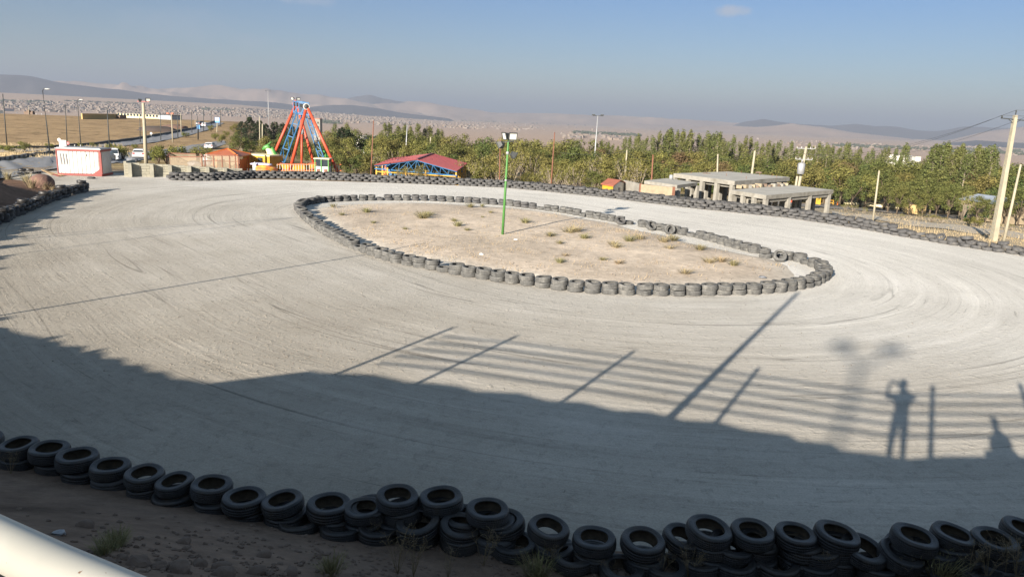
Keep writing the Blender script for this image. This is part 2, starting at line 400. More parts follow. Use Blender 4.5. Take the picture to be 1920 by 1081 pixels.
def axis(lo, hi, step, far, q=1.06):
    a = list(np.arange(lo, hi + 1e-6, step)); s = step; x = hi
    while x < far: s *= q; x += s; a.append(x)
    s = step; x = lo; pre = []
    while x > -far: s *= q; x -= s; pre.append(x)
    return np.array(pre[::-1] + a)
xs = axis(-46, 40, .7, 9500); ys = axis(14, 76, .9, 11500); ys = np.array(sorted(set(list(ys[ys < -9]) + list(np.arange(-9, 14, .4)) + list(ys[ys >= 14]))))
ys = ys[ys > -700]
X, Y = np.meshgrid(xs, ys); P = np.stack([X.ravel(), Y.ravel()], 1)
Zt = gz_np(P)
nx, ny = len(xs), len(ys)
idx = np.arange(nx * ny).reshape(ny, nx)
F = np.stack([idx[:-1, :-1], idx[:-1, 1:], idx[1:, 1:], idx[1:, :-1]], -1).reshape(-1, 4)
me = bpy.data.meshes.new('ground')
me.from_pydata(np.column_stack([P, Zt]).tolist(), [], F.tolist())
me.polygons.foreach_set('use_smooth', [True] * len(F))
dE, insE = poly_dist(P, OUTN); d0 = np.hypot(P[:, 0], P[:, 1]); azd = np.degrees(np.arctan2(P[:, 0], P[:, 1]))
def lerp(a, b, t): return a + (b - a) * t[:, None]
C = np.tile(np.array([.235, .175, .115]), (len(P), 1))                       # bare dirt near the track
C = lerp(C, np.array([.33, .25, .13]), sst(3, 14, dE) * (P[:, 1] > 24))       # dry grass
C = lerp(C, np.array([.335, .235, .13]), sst(45, 90, dE) * (1 - sst(-19, -15, azd)) * (P[:, 1] > 24))   # ochre field
C = lerp(C, np.array([.40, .335, .235]), sst(1, 6, dE) * sst(12, 22, azd) * (1 - sst(110, 160, d0)) * (P[:, 1] > 24))
C = lerp(C, np.array([.44, .33, .25]), sst(300, 700, d0))                     # pinkish plain
# dusty apron round the kiosk
ap = np.exp(-(((P[:, 0] + 36) / 9) ** 2 + ((P[:, 1] - 60) / 5) ** 2)) * (~insE)
C = lerp(C, np.array([.36, .34, .29]), np.clip(ap * 1.3, 0, 1))
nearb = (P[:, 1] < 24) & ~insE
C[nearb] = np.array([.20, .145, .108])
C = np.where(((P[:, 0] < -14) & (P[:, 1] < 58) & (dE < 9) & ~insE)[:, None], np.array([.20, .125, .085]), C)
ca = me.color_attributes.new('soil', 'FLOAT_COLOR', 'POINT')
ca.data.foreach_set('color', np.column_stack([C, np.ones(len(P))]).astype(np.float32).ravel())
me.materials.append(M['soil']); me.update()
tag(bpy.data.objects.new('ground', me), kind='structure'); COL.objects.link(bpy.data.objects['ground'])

# ------------------------------------------------------------------ track sheet, ring with along/across coordinates
def trackmat():
    m = bpy.data.materials.new('dusty_track'); m.use_nodes = True
    nt = m.node_tree; b = nt.nodes['Principled BSDF']; L = nt.links.new
    b.inputs['Roughness'].default_value = .95; b.inputs['Specular IOR Level'].default_value = .08
    uv = nn(nt, 'ShaderNodeUVMap'); uv.uv_map = 'lap'
    g = nn(nt, 'ShaderNodeNewGeometry')
    def stretch(su, sv, detail=5, rough=.6, dist=0.0, off=0):
        mp = nn(nt, 'ShaderNodeMapping'); mp.inputs['Scale'].default_value = (su, sv, 1); mp.inputs['Location'].default_value = (off, off * .7, 0)
        n = nn(nt, 'ShaderNodeTexNoise'); n.inputs['Scale'].default_value = 1; n.inputs['Detail'].default_value = detail; n.inputs['Roughness'].default_value = rough
        n.inputs['Distortion'].default_value = dist
        L(uv.outputs['UV'], mp.inputs['Vector']); L(mp.outputs['Vector'], n.inputs['Vector']); return n.outputs['Fac']
    def world(s, detail=5, rough=.65):
        n = nn(nt, 'ShaderNodeTexNoise'); n.inputs['Scale'].default_value = s; n.inputs['Detail'].default_value = detail; n.inputs['Roughness'].default_value = rough
        L(g.outputs['Position'], n.inputs['Vector']); return n.outputs['Fac']
    def rng(fac, p0, p1, lo, hi):
        r = nn(nt, 'ShaderNodeMapRange'); r.inputs['From Min'].default_value = p0; r.inputs['From Max'].default_value = p1
        r.inputs['To Min'].default_value = lo; r.inputs['To Max'].default_value = hi; L(fac, r.inputs['Value']); return r.outputs['Result']
    def mathn(op, a, bb):
        n = nn(nt, 'ShaderNodeMath', operation=op)
        for k, q in enumerate((a, bb)):
            if isinstance(q, (int, float)): n.inputs[k].default_value = q
            else: L(q, n.inputs[k])
        return n.outputs[0]
    streak = stretch(.09, 1.5, 6, .65, .25)           # broad sweeps of dust along the lap
    fine = stretch(.35, 7.5, 5, .7, .3, 3.1)          # narrow tyre ribs
    patch = world(.10, 4)
    grain = world(7.0, 6, .75)
    gravel = world(26, 3, .7)
    mpx = nn(nt, 'ShaderNodeMapping'); mpx.inputs['Rotation'].default_value = (0, 0, .16); mpx.inputs['Scale'].default_value = (.055, 1.1, 1)
    cr = nn(nt, 'ShaderNodeTexNoise'); cr.inputs['Scale'].default_value = 1; cr.inputs['Detail'].default_value = 6; cr.inputs['Roughness'].default_value = .7; cr.inputs['Distortion'].default_value = .6
    L(uv.outputs['UV'], mpx.inputs['Vector']); L(mpx.outputs['Vector'], cr.inputs['Vector'])
    h = mathn('ADD', mathn('MULTIPLY', streak, .48), mathn('ADD', mathn('MULTIPLY', fine, .28), mathn('MULTIPLY', patch, .67)))
    rp = nn(nt, 'ShaderNodeValToRGB'); e = rp.color_ramp.elements
    e[0].position = .55; e[0].color = (.495, .475, .43, 1); e[1].position = .93; e[1].color = (.63, .61, .565, 1)
    q = e.new(.74); q.color = (.565, .545, .497, 1)
    L(h, rp.inputs['Fac'])
    c = rp.outputs['Color']
    def mulc(c, f):
        mx = nn(nt, 'ShaderNodeMix', data_type='RGBA', blend_type='MULTIPLY'); mx.inputs['Factor'].default_value = 1
        L(c, mx.inputs['A']); L(f, mx.inputs['B']); return mx.outputs['Result']
    c = mulc(c, rng(grain, .3, .7, .90, 1.08))
    c = mulc(c, rng(gravel, .32, .62, .84, 1.05))
    c = mulc(c, rng(cr.outputs['Fac'], .34, .66, .93, 1.06))
    scr = stretch(.42, 5.2, 4, .72, .5, 11.3)          # short dark scuffs and cracks in the crust
    c = mulc(c, rng(mathn('ADD', scr, mathn('MULTIPLY', patch, .25)), .40, .49, .66, 1))
    scr2 = stretch(1.1, 9.0, 4, .75, .8, 4.4); c = mulc(c, rng(scr2, .30, .40, .74, 1))
    pal = stretch(.10, 1.9, 5, .7, .9, 21.7); c = mulc(c, rng(pal, .54, .70, .98, 1.11))   # pale drifts of dust
    # dark rubber lines laid along the lap, broken up
    ln = stretch(.030, 1.05, 2, .5, .5, 7.7)
    a1 = mathn('ABSOLUTE', mathn('SUBTRACT', ln, .5), 0)
    thin = rng(a1, 0, .012, .55, 1)
    brk = rng(stretch(.07, .5, 3, .6, 0, 5.3), .46, .60, 0, 1)
    lines = mathn('ADD', mathn('MULTIPLY', thin, brk), mathn('SUBTRACT', 1, brk))
    c = mulc(c, lines)
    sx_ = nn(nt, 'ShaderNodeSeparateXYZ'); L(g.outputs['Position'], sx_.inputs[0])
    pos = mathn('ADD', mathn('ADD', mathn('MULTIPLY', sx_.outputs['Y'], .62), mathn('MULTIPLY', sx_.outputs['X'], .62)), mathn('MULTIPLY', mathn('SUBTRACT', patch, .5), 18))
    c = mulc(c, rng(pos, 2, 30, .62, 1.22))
    tm = nn(nt, 'ShaderNodeMix', data_type='RGBA', blend_type='MULTIPLY'); L(rng(pos, 22, 5, 0, 1), tm.inputs['Factor']); L(c, tm.inputs['A']); tm.inputs['B'].default_value = (.99, .935, .86, 1); c = tm.outputs['Result']          # darker, browner viewer's side: thinner dust, with shade painted into the colour
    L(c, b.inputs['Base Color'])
    hh = mathn('ADD', mathn('ADD', mathn('MULTIPLY', fine, .24), mathn('MULTIPLY', grain, .40)), mathn('MULTIPLY', streak, .12))
    clod = world(3.2, 5, .75); hh = mathn('ADD', hh, mathn('MULTIPLY', rng(clod, .55, .75, 0, 1), .55))
    bp = nn(nt, 'ShaderNodeBump'); bp.inputs['Strength'].default_value = .8; bp.inputs['Distance'].default_value = .07
    L(hh, bp.inputs['Height']); L(bp.outputs['Normal'], b.inputs['Normal'])
    return m
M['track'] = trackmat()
SA, SB = Vector((-5, 46.5)), Vector((5.5, 34.5))      # spine of the island
def spine_pt(t):
    """stadium parameter -> (point on the spine, outward direction, arc length)"""
    d = (SB - SA); Ln = d.length; d = d / Ln; n = Vector((d.y, -d.x))     # n points to the upper right
    per = 2 * Ln + 2 * math.pi * 12
    s = t * per
    if s < Ln: return SA + d * s, n, s
    s2 = s - Ln
    if s2 < math.pi * 12:
        a = s2 / 12; return SB, n * math.cos(a) + d * math.sin(a), s
    s3 = s2 - math.pi * 12
    if s3 < Ln: return SB - d * s3, -n, s
    a = (s3 - Ln) / 12; return SA, -n * math.cos(a) - d * math.sin(a), s
def cast(o, d, poly):
    best = None; n = len(poly)
    for i in range(n):
        a, b = Vector(poly[i]), Vector(poly[(i + 1) % n]); e = b - a
        den = d.x * e.y - d.y * e.x
        if abs(den) < 1e-9: continue
        q = a - o; t = (q.x * e.y - q.y * e.x) / den; u = (q.x * d.y - q.y * d.x) / den
        if t > 0 and -1e-6 <= u <= 1 + 1e-6 and (best is None or t > best): best = t
    return best or 5.0
NT, NV = 360, 46
vs, fs, uvs = [], [], []
for i in range(NT):
    o, d, s = spine_pt(i / NT)
    r0 = max(.5, cast(o, d, ISL) - 3.2); r1 = cast(o, d, OUT) + .35
    for j in range(NV):
        r = r0 + (r1 - r0) * j / (NV - 1); p = o + d * r
        vs.append((p.x, p.y, 0)); uvs.append((s, r))
for i in range(NT):
    k = (i + 1) % NT
    for j in range(NV - 1): fs.append((i * NV + j, i * NV + j + 1, k * NV + j + 1, k * NV + j))
me = bpy.data.meshes.new('race_track'); me.from_pydata(vs, [], fs); ul = me.uv_layers.new(name='lap')
for pg in me.polygons:
    for li in pg.loop_indices:
        vi = me.loops[li].vertex_index; u, v = uvs[vi]
        if pg.index >= (NT - 1) * (NV - 1) and vi < NV: u = spine_pt(1 - 1e-9)[2]
        ul.data[li].uv = (u, v)
if me.polygons[0].normal.z < 0: me.flip_normals()
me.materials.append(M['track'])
o = bpy.data.objects.new('race_track', me); COL.objects.link(o); tag(o, kind='structure')

# island of gravel inside the ring, slightly domed, ragged edge
def islmat():
    m = soilmat('island_gravel', .82, .25); return m
cx = sum((p.x for p in ISL)) / len(ISL); cy = sum((p.y for p in ISL)) / len(ISL)
vs, fs, cc = [], [], []
NA, NR = 160, 26
import mathutils
def edge_r(a):
    d = Vector((math.cos(a), math.sin(a))); return cast(Vector((cx, cy)), d, ISL), d
vs.append((cx, cy, .14)); cc.append((.54, .44, .335, 1))
for j in range(1, NR + 1):
    for i in range(NA):
        a = 2 * math.pi * i / NA; r, d = edge_r(a)
        lim = r - 1.15 - .35 * math.sin(3 * a + 1) - .2 * math.sin(11 * a)
        q = lim * j / NR; p = Vector((cx, cy)) + d * q
        nzv = mathutils.noise.noise((p.x * .5, p.y * .5, 0)) * .02 + mathutils.noise.noise((p.x * 1.6, p.y * 1.6, 3)) * .02
        z = .012 + (.10 + nzv) * (1 - (j / NR) ** 6) if j < NR else -.02
        vs.append((p.x, p.y, z))
        w = max(0, min(1, (j / NR - .86) / .12)) * .7
        k = .5 + .5 * mathutils.noise.noise((p.x * .22, p.y * .22, 8))
        A_ = (.53 + .05 * k, .445 + .045 * k, .35 + .04 * k)
        cc.append(tuple(A_[q2] * (1 - w) + (.50, .47, .41)[q2] * w for q2 in range(3)) + (1,))
for i in range(NA): fs.append((0, 1 + i, 1 + (i + 1) % NA))
for j in range(NR - 1):
    for i in range(NA):
        k = (i + 1) % NA; fs.append((1 + j * NA + i, 1 + (j + 1) * NA + i, 1 + (j + 1) * NA + k, 1 + j * NA + k))
me = bpy.data.meshes.new('gravel_ground'); me.from_pydata(vs, [], fs); me.polygons.foreach_set('use_smooth', [True] * len(fs))
ca = me.color_attributes.new('soil', 'FLOAT_COLOR', 'POINT'); ca.data.foreach_set('color', np.array(cc, np.float32).ravel())
me.materials.append(islmat()); o = bpy.data.objects.new('gravel_ground', me); COL.objects.link(o); tag(o, kind='structure')

# ------------------------------------------------------------------ roads
def densify(pts, n):
    out = []
    for i in range(len(pts) - 1):
        for k in range(n): t = k / n; out.append(pts[i].lerp(pts[i + 1], t))
    return out + [pts[-1]]
def ribbon(name, left, right, m, lift, cross=5, n=8):
    l, r = densify(left, n), densify(right, n); vs = []; fs = []
    for a, b in zip(l, r):
        for k in range(cross):
            p = a.lerp(b, k / (cross - 1)); vs.append((p.x, p.y, gz(p.x, p.y) + lift))
    for i in range(len(l) - 1):
        for k in range(cross - 1): fs.append((i * cross + k, i * cross + k + 1, (i + 1) * cross + k + 1, (i + 1) * cross + k))
    mb = MB().add(vs, fs); o = mb.build(name, m, smooth=True); tag(o, kind='structure'); return o
hp = lambda L_: [hit(*p) for p in L_]
road_far = hp([(-60,309),(0,303),(60,295),(112,288),(180,287),(240,287),(300,282),(350,275),(420,264)])
road_near = hp([(-60,352),(0,337),(60,326),(104,318),(180,309),(240,304),(300,296),(350,287),(425,271)])
ribbon('road', road_far, road_near, M['asphalt'], .10)
hw_far = hp([(-40,283),(0,281),(110,277),(180,272),(240,264),(300,254),(360,243),(388,234),(403,229)])
hw_near = hp([(-40,288),(0,286.5),(110,283),(180,278.5),(235,274),(285,268),(345,256),(395,243),(420,231)])
ribbon('road', hw_far, hw_near, M['asphalt'], .12)
# kerb of alternating blocks along the far edge of the near road
kb = MB(); kpts = densify(hp([(-60,307),(0,301),(60,293.5),(112,286)]), 14)
for i in range(len(kpts) - 1):
    a, b = kpts[i], kpts[i + 1]; a = Vector((a.x, a.y, gz(a.x, a.y) + .20)); b = Vector((b.x, b.y, gz(b.x, b.y) + .20))
    kb.bar(a, a.lerp(b, .96), .3, .55, mi=i % 2)
tag(kb.build('kerb', [M['kerbpaint'], M['kerbdark']]), kind='structure')
kb = MB(); kpts = densify(hp([(112,286),(200,286),(260,285)]), 14)
# verge bank along the highway's far edge, dark cut of earth
kb = MB(); kpts = densify(hw_far, 5)
for i in range(len(kpts) - 1):
    a, b = kpts[i], kpts[i + 1]; a = Vector((a.x, a.y, gz(a.x, a.y) + .25)); b = Vector((b.x, b.y, gz(b.x, b.y) + .25))
    kb.bar(a, b, .5, .7)
tag(kb.build('kerb', M['kerbdark']), kind='structure')
# pale service track in the dry ground behind the right-hand wall
ribbon('path', hp([(1560,396),(1660,409),(1760,420),(1860,431),(1960,443)]), hp([(1560,402),(1660,416),(1760,429),(1860,441),(1960,453)]),
       mat('pale_path_dust', (.42,.37,.29), .95, var=.12, scale=.8), .07)
ribbon('road', hp([(1440,377),(1540,383),(1640,390),(1740,399),(1840,408),(1960,419)]), hp([(1440,383),(1540,389),(1640,396.5),(1740,406),(1840,415.5),(1960,427)]), mat('worn_park_asphalt', (.20,.18,.155), .95, var=.15, scale=.6), .09)
kb = MB(); kpts = densify(hp([(1560,380.5),(1640,386.5),(1740,396),(1840,405),(1960,415.5)]), 16)
for i in range(len(kpts) - 1):
    a, b = kpts[i], kpts[i + 1]; a = Vector((a.x, a.y, gz(a.x, a.y) + .2)); b = Vector((b.x, b.y, gz(b.x, b.y) + .2)); kb.bar(a, a.lerp(b, .97), .3, .5)
tag(kb.build('kerb', M['cream']), kind='structure')

# ------------------------------------------------------------------ hills on the horizon
def hillmat(name, c, c2):
    m = mat(name, c, .95, scale=.0016, col2=c2, coords='Object'); return m
H_TAN = hillmat('tan_hill_earth', (.25,.185,.145), (.34,.255,.20))
H_MID = hillmat('mid_hill_tone', (.06,.058,.065), (.11,.10,.10))
H_DARK = hillmat('dark_hill_tone', (.035,.036,.045), (.07,.065,.072))  # darkest of the hill tones, laid over whole ridges
def ridge(name, px_pts, dist, depth, m, label, seed, rough=1.0):
    px_pts = sorted(px_pts); n = 130; rows = 14
    vs, fs = [], []
    for i in range(n + 1):
        f = i / n; x = px_pts[0][0] + (px_pts[-1][0] - px_pts[0][0]) * f
        y = float(np.interp(x, [p[0] for p in px_pts], [p[1] for p in px_pts]))
        c = dep(x, y, dist * 1.0); zc = c.z
        dirv = Vector((c.x, c.y)).normalized(); r0 = Vector((c.x, c.y)).length
        endt = float(sst(0, .07, f) * sst(0, .07, 1 - f))
        for j in range(rows + 1):
            s = j / rows                                    # 0 front foot, .6 crest, 1 back foot
            if s <= .6: k = s / .6; h = k ** 1.25
            else: k = 1 - (s - .6) / .4; h = k ** 1.1
            r = r0 + (s - .6) * depth
            p = dirv * r
            amp = (zc + 62) * .46 * rough
            nz_ = mathutils.noise.fractal((p.x / 520 + seed, p.y / 520, seed * 1.7), 1.0, 2.1, 5) * amp
            z = -64 + (zc + 64) * h * (.15 + .85 * endt) + nz_ * (4 * h * (1 - h)) * (1 if s < .6 else .8) + (nz_ * .10 if 0 < s < 1 else 0)
            vs.append((p.x, p.y, z))
    for i in range(n):
        for j in range(rows): fs.append((i * (rows + 1) + j, (i + 1) * (rows + 1) + j, (i + 1) * (rows + 1) + j + 1, i * (rows + 1) + j + 1))
    mb = MB().add(vs, fs); o = mb.build(name, m, smooth=True); tag(o, kind='structure'); return o
ridge('hills', [(-260,140),(-120,128),(-40,131),(0,135),(60,142),(120,155),(180,162),(250,170),(330,178),(400,184),(500,190),(560,196),(640,207),(720,216)], 6500, 1800, H_DARK, '', 1.3, .5)
ridge('hills', [(40,168),(100,152),(160,149),(230,155),(290,163),(350,161),(420,157),(470,163),(540,173),(600,180),(680,192),(780,206)], 9200, 3200, H_TAN, '', 4.1)
ridge('hills', [(560,206),(600,197),(640,188),(668,180),(695,177),(720,182),(760,189),(800,196),(840,206),(900,222)], 9400, 1800, H_MID, '', 6.4, .6)
ridge('hills', [(540,207),(590,198),(620,195),(660,195.5),(700,201),(760,211),(860,224)], 6600, 1500, H_DARK, '', 8.8, .5)
ridge('hills', [(560,204),(700,190),(780,191),(850,199),(930,210),(1020,212),(1100,213),(1180,217),(1260,222),(1340,226),(1420,232),(1520,246)], 9400, 3200, H_TAN, '', 11.7)
ridge('hills', [(1340,236),(1400,226),(1432,222),(1462,227),(1510,231),(1560,234),(1605,230),(1640,236),(1685,237),(1720,244),(1760,245),(1812,235),(1860,237),(1920,239),(2040,236),(2160,262)], 8600, 1700, H_DARK, '', 14.2, .8)
ridge('hills', [(1150,245),(1240,238),(1340,236),(1420,238),(1490,233),(1545,238),(1600,247),(1660,254),(1740,264)], 7000, 2600, H_TAN, '', 17.9)
ridge('hills', [(1720,272),(1790,260),(1850,245),(1900,238),(1960,236),(2100,240),(2200,270)], 6700, 2000, H_TAN, '', 19.2, .8)
ridge('hills', [(1690,280),(1760,270),(1830,262),(1890,266),(1960,268),(2100,276)], 4700, 900, H_DARK, '', 22.5, .4)

# ------------------------------------------------------------------ far town: too many pale houses to count
tn = MB(); rt = random.Random(11)
def house(px, py, s):
    p = hit(px, py, 300, 6000); w = rt.uniform(.6, 1.5) * s; d = rt.uniform(.6, 1.4) * s; h = rt.choice([3.5, 3.5, 6.5, 9]) * s / 12
    tn.box((p.x, p.y, p.z + h / 2 - .3), (w, d, h + .6), rt.uniform(0, 3), mi=rt.choice([0, 0, 0, 1, 1, 2, 3]))
BANDS = [(0,130,190,209,520),(130,300,192,213,620),(190,240,184,190,25),(300,420,195,216,520),(420,600,202,222,1000),(600,760,212,230,600),(620,900,221,237,360),(830,1010,226,243,220),
         (860,960,218,222,30),(1050,1180,252,262,60),(1480,1760,268,281,130),(1400,1560,262,270,30),(1760,1960,276,290,110),(900,1250,234,246,40)]
for x0, x1, y0, y1, n in BANDS:
    for _ in range(n):
        px = rt.uniform(x0, x1); t = (px - x0) / max(1, x1 - x0)
        off = (hor(px) - hor((x0 + x1) / 2))
        py = rt.uniform(y0, y1) + off; py = max(py, hor(px) + 9)
        house(px, py, rt.uniform(5.5, 10.5))
tag(tn.build('distant_town', [mat('white_town_wall', (.205,.175,.15), .9), mat('pale_town_wall', (.19,.157,.128), .9), mat('tan_town_wall', (.175,.135,.105), .9), mat('grey_town_wall', (.13,.12,.115), .9)]),
    'pale houses of the far town spread across the plain below the hills', 'town', kind='stuff')
# dark strips of orchards in the plain
og = MB()
for x0, x1, y0, y1, n in [(860,935,222,228,170),(935,1100,229,233,70),(1070,1200,249,253,160),(380,440,204,208,60),(590,640,226,232,60),(1560,1760,274,279,120),(1760,1920,279,288,140),(0,100,189,193,70),(120,260,186,189,60)]:
    for _ in range(n):
        px = rt.uniform(x0, x1); p = hit(px, max(rt.uniform(y0, y1) + .042 * (px - (x0 + x1) / 2), hor(px) + 7.5), 300, 6000)
        s = rt.uniform(4, 8); og.ico((p.x, p.y, p.z + s * .35), s, 1, .3, rt, sq=(1.3, 1.3, .55))
tag(og.build('distant_orchard', mat('far_orchard_green', (.05,.06,.035), .95, scale=.1)), 'dark green orchard strips far out on the plain', 'orchard', kind='stuff')
# ------------------------------------------------------------------ tyres
TR, TW = .31, .195
def tyre_mesh(name, mats, seg=44, hi=True, ribs=4, width=TW, seed=0):
    h = width / 2; rg = random.Random(seed)
    prof = []
    # tread with grooves (outside), top sidewall, bead, hollow liner, back round
    if hi:
        ys = []; n = ribs + 1; tw = h * .80
        for k in range(n):
            a = -tw + 2 * tw * k / n; b = -tw + 2 * tw * (k + 1) / n; g = .013
            crown = lambda z: TR - .012 * (z / tw) ** 2
            prof += [(crown(a), a + g * .5), (crown(b), b - g * .5)]
            if k < n - 1: prof += [(TR - .024, b - g * .3), (TR - .024, b + g * .3)]
    else: prof += [(TR - .01, -h * .75), (TR - .01, h * .75)]
    if hi:
        top = [(.287, h * .96), (.270, h * 1.0), (.262, h * .985), (.235, h * 1.0), (.228, h * .96), (.212, h * .93), (.200, h * .97), (.192, h * .90), (.190, h * .78)]
        inner = [(.205, h * .72), (.245, h * .80), (.272, h * .66), (.282, 0)]
    else:
        top = [(.275, h), (.215, h * .97), (.192, h * .85)]; inner = [(.24, h * .75), (.275, 0)]
    prof = prof + top + inner + [(r, -z) for r, z in inner[::-1][1:]] + [(r, -z) for r, z in top[::-1]]
    mb = MB(); mb.lathe(prof, seg, closed=True)
    k = len(prof); lo = (len(prof) - len(top) - len(inner) * 2 + 1 - len(top)) + len(top) - 1
    li = set(range(lo + 1, lo + 1 + 2 * len(inner) - 1))
    mb.mi = [1 if (q % k) in li else 0 for q in range(len(mb.f))]
    # slight squash so that no tyre is a perfect ring
    a0, amt = rg.uniform(0, 6), rg.uniform(.0, .02)
    nv = []
    for x, y, z in mb.v:
        a = math.atan2(y, x); f = 1 + amt * math.cos(2 * (a - a0)); zz = z + .006 * math.cos(3 * a + a0)
        nv.append((x * f, y * f, zz))
    mb.v = nv
    me = mb.mesh(name, mats, smooth=True)
    return me
def edge_split(me):
    pass
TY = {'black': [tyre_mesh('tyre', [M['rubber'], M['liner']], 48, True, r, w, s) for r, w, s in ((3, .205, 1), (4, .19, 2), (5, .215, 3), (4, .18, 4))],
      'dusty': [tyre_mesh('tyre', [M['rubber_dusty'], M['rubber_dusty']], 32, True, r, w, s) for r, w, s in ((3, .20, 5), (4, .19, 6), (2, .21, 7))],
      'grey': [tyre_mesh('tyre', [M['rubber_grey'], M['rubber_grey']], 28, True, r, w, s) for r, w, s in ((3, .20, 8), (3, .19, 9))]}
LOW = MB(); 
TYRES = []      # (position, tilt matrix, family, scale, label, group)
rt = random.Random(5)
def tilt(ax, ay, rz=None):
    return Matrix.Rotation(R(ax), 3, 'X') @ Matrix.Rotation(R(ay), 3, 'Y') @ Matrix.Rotation(rt.uniform(0, 6.28) if rz is None else rz, 3, 'Z')
def put(p, m, fam, label, group, s=1.0):
    TYRES.append((Vector(p), m, fam, s, label, group))

# --- near row in the shade: (px, py of the upper tyre's middle, height, tilt about x, tilt about y, extra middle tyre?)
G_NEAR = 'black tyres of the shaded near row'
NEAR = [(-30,826,.30,4,4),(36,840,.30,4,-5),(93,848,.31,2,3),(145,862,.32,-2,5),(207,879,.30,2,4),(271,894,.31,3,3),(328,908,.31,8,-7),(397,916,.31,0,5),
        (458,940,.30,0,3),(530,944,.32,3,-9),(617,952,.30,2,4),(682,958,.31,8,0),(745,936,.49,8,4),(827,940,.45,2,-3),(914,961,.47,3,3),(1028,994,.36,12,10),
        (1114,1015,.33,4,-3),(1205,1020,.36,10,2),(1280,1012,.33,14,14),(1329,997,.49,10,10),(1410,1002,.46,8,4),(1491,1007,.45,5,4),(1568,1007,.46,9,12),
        (1713,1013,.47,9,9),(1787,1007,.47,8,10),(1864,1018,.46,9,6),(1922,1000,.48,10,14),(1985,1010,.46,8,6),(2050,1012,.46,5,6)]
MIDS = [(694,957,.28,6,-4),(784,985,.27,6,-6),(862,992,.26,8,9),(946,984,.29,6,-10),(1617,1034,.30,9,8),(1688,1043,.29,10,10)]
TOPN = len([1 for q in NEAR if q[0] > -40])
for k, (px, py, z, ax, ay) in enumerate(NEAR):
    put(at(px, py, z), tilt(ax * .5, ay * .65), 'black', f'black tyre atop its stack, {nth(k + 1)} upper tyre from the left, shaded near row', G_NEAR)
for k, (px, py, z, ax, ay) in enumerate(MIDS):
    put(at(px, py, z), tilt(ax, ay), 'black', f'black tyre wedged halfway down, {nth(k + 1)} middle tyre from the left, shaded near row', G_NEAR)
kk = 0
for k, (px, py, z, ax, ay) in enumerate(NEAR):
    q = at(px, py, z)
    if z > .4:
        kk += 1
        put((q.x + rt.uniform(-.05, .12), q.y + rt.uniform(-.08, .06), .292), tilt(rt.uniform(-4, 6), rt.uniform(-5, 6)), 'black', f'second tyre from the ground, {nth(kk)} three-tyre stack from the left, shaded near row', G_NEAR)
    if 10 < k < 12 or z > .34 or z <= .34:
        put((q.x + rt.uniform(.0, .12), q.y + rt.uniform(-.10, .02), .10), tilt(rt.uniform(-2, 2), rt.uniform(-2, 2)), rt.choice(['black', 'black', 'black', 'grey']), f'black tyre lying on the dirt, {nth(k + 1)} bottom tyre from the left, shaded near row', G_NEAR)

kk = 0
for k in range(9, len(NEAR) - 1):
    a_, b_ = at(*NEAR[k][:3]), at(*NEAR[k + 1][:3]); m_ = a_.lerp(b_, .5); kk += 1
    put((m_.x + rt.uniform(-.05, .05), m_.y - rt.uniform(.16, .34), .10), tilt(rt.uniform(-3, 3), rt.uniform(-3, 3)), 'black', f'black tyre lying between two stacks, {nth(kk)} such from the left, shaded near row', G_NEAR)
    if NEAR[k][2] > .4 and NEAR[k + 1][2] > .4 and k % 2: put((m_.x, m_.y - .06, .28), tilt(rt.uniform(2, 9), rt.uniform(-8, 8)), 'black', f'black tyre wedged between tall stacks, {nth(kk)} gap from the left, shaded near row', G_NEAR)

# --- ring round the island, pairs of dusty tyres
G_ISL = 'dusty tyres ringing the gravel island'
def arc(pts, step, closed=False):
    pts = [Vector(p).to_2d() for p in pts]
    if closed: pts = pts + [pts[0]]
    out = []; d = 0; nxt = 0
    for a, b in zip(pts[:-1], pts[1:]):
        L_ = (b - a).length
        while nxt <= d + L_:
            t = (nxt - d) / max(L_, 1e-6); out.append((a.lerp(b, t), (b - a).normalized(), nxt)); nxt += step
        d += L_
    return out
gapA, gapB = at(1168, 418).xy, at(1200, 423).xy
gap2A, gap2B = at(1434, 477).xy, at(1452, 481).xy
ring = arc(ISL_PX and [Vector((p.x, p.y)) for p in ISL], .635, True)[:-1]
cnt = {}
for p, d, s in ring:
    px_, py_ = None, None
    q = Vector((p.x, p.y)) 
    if (q - gapA.lerp(gapB, .5)).length < .75: continue
    if (q - gap2A.lerp(gap2B, .5)).length < .42: continue
    # which stretch of the ring
    ang = math.degrees(math.atan2(p.y - 40, p.x - 0))
    if p.x > 12.2 and p.y < 38: side = 'right-hand bend'
    elif p.x < -10.5: side = 'left-hand bend'
    elif p.y < 39 and p.x < 12.5 and (p.y < 33.5 or p.x < 0): side = 'near edge'
    else: side = 'far edge'
    k = cnt[side] = cnt.get(side, 0) + 1
    one = rt.random() < .06
    jx, jy = rt.uniform(-.05, .05), rt.uniform(-.05, .05)
    fam = 'dusty' if (side != 'left-hand bend' and not (side == 'far edge' and p.x < 2)) else rt.choice(['dusty', 'grey', 'grey'])
    put((p.x, p.y, .10), tilt(rt.uniform(-2, 2), rt.uniform(-2, 2)), fam, f'dusty lower tyre, {nth(k)} pair along the {side} of the island ring', G_ISL)
    if not one:
        put((p.x + jx, p.y + jy, .297), tilt(rt.uniform(-5, 5), rt.uniform(-5, 5)), fam, f'dusty upper tyre, {nth(k)} pair along the {side} of the island ring', G_ISL)
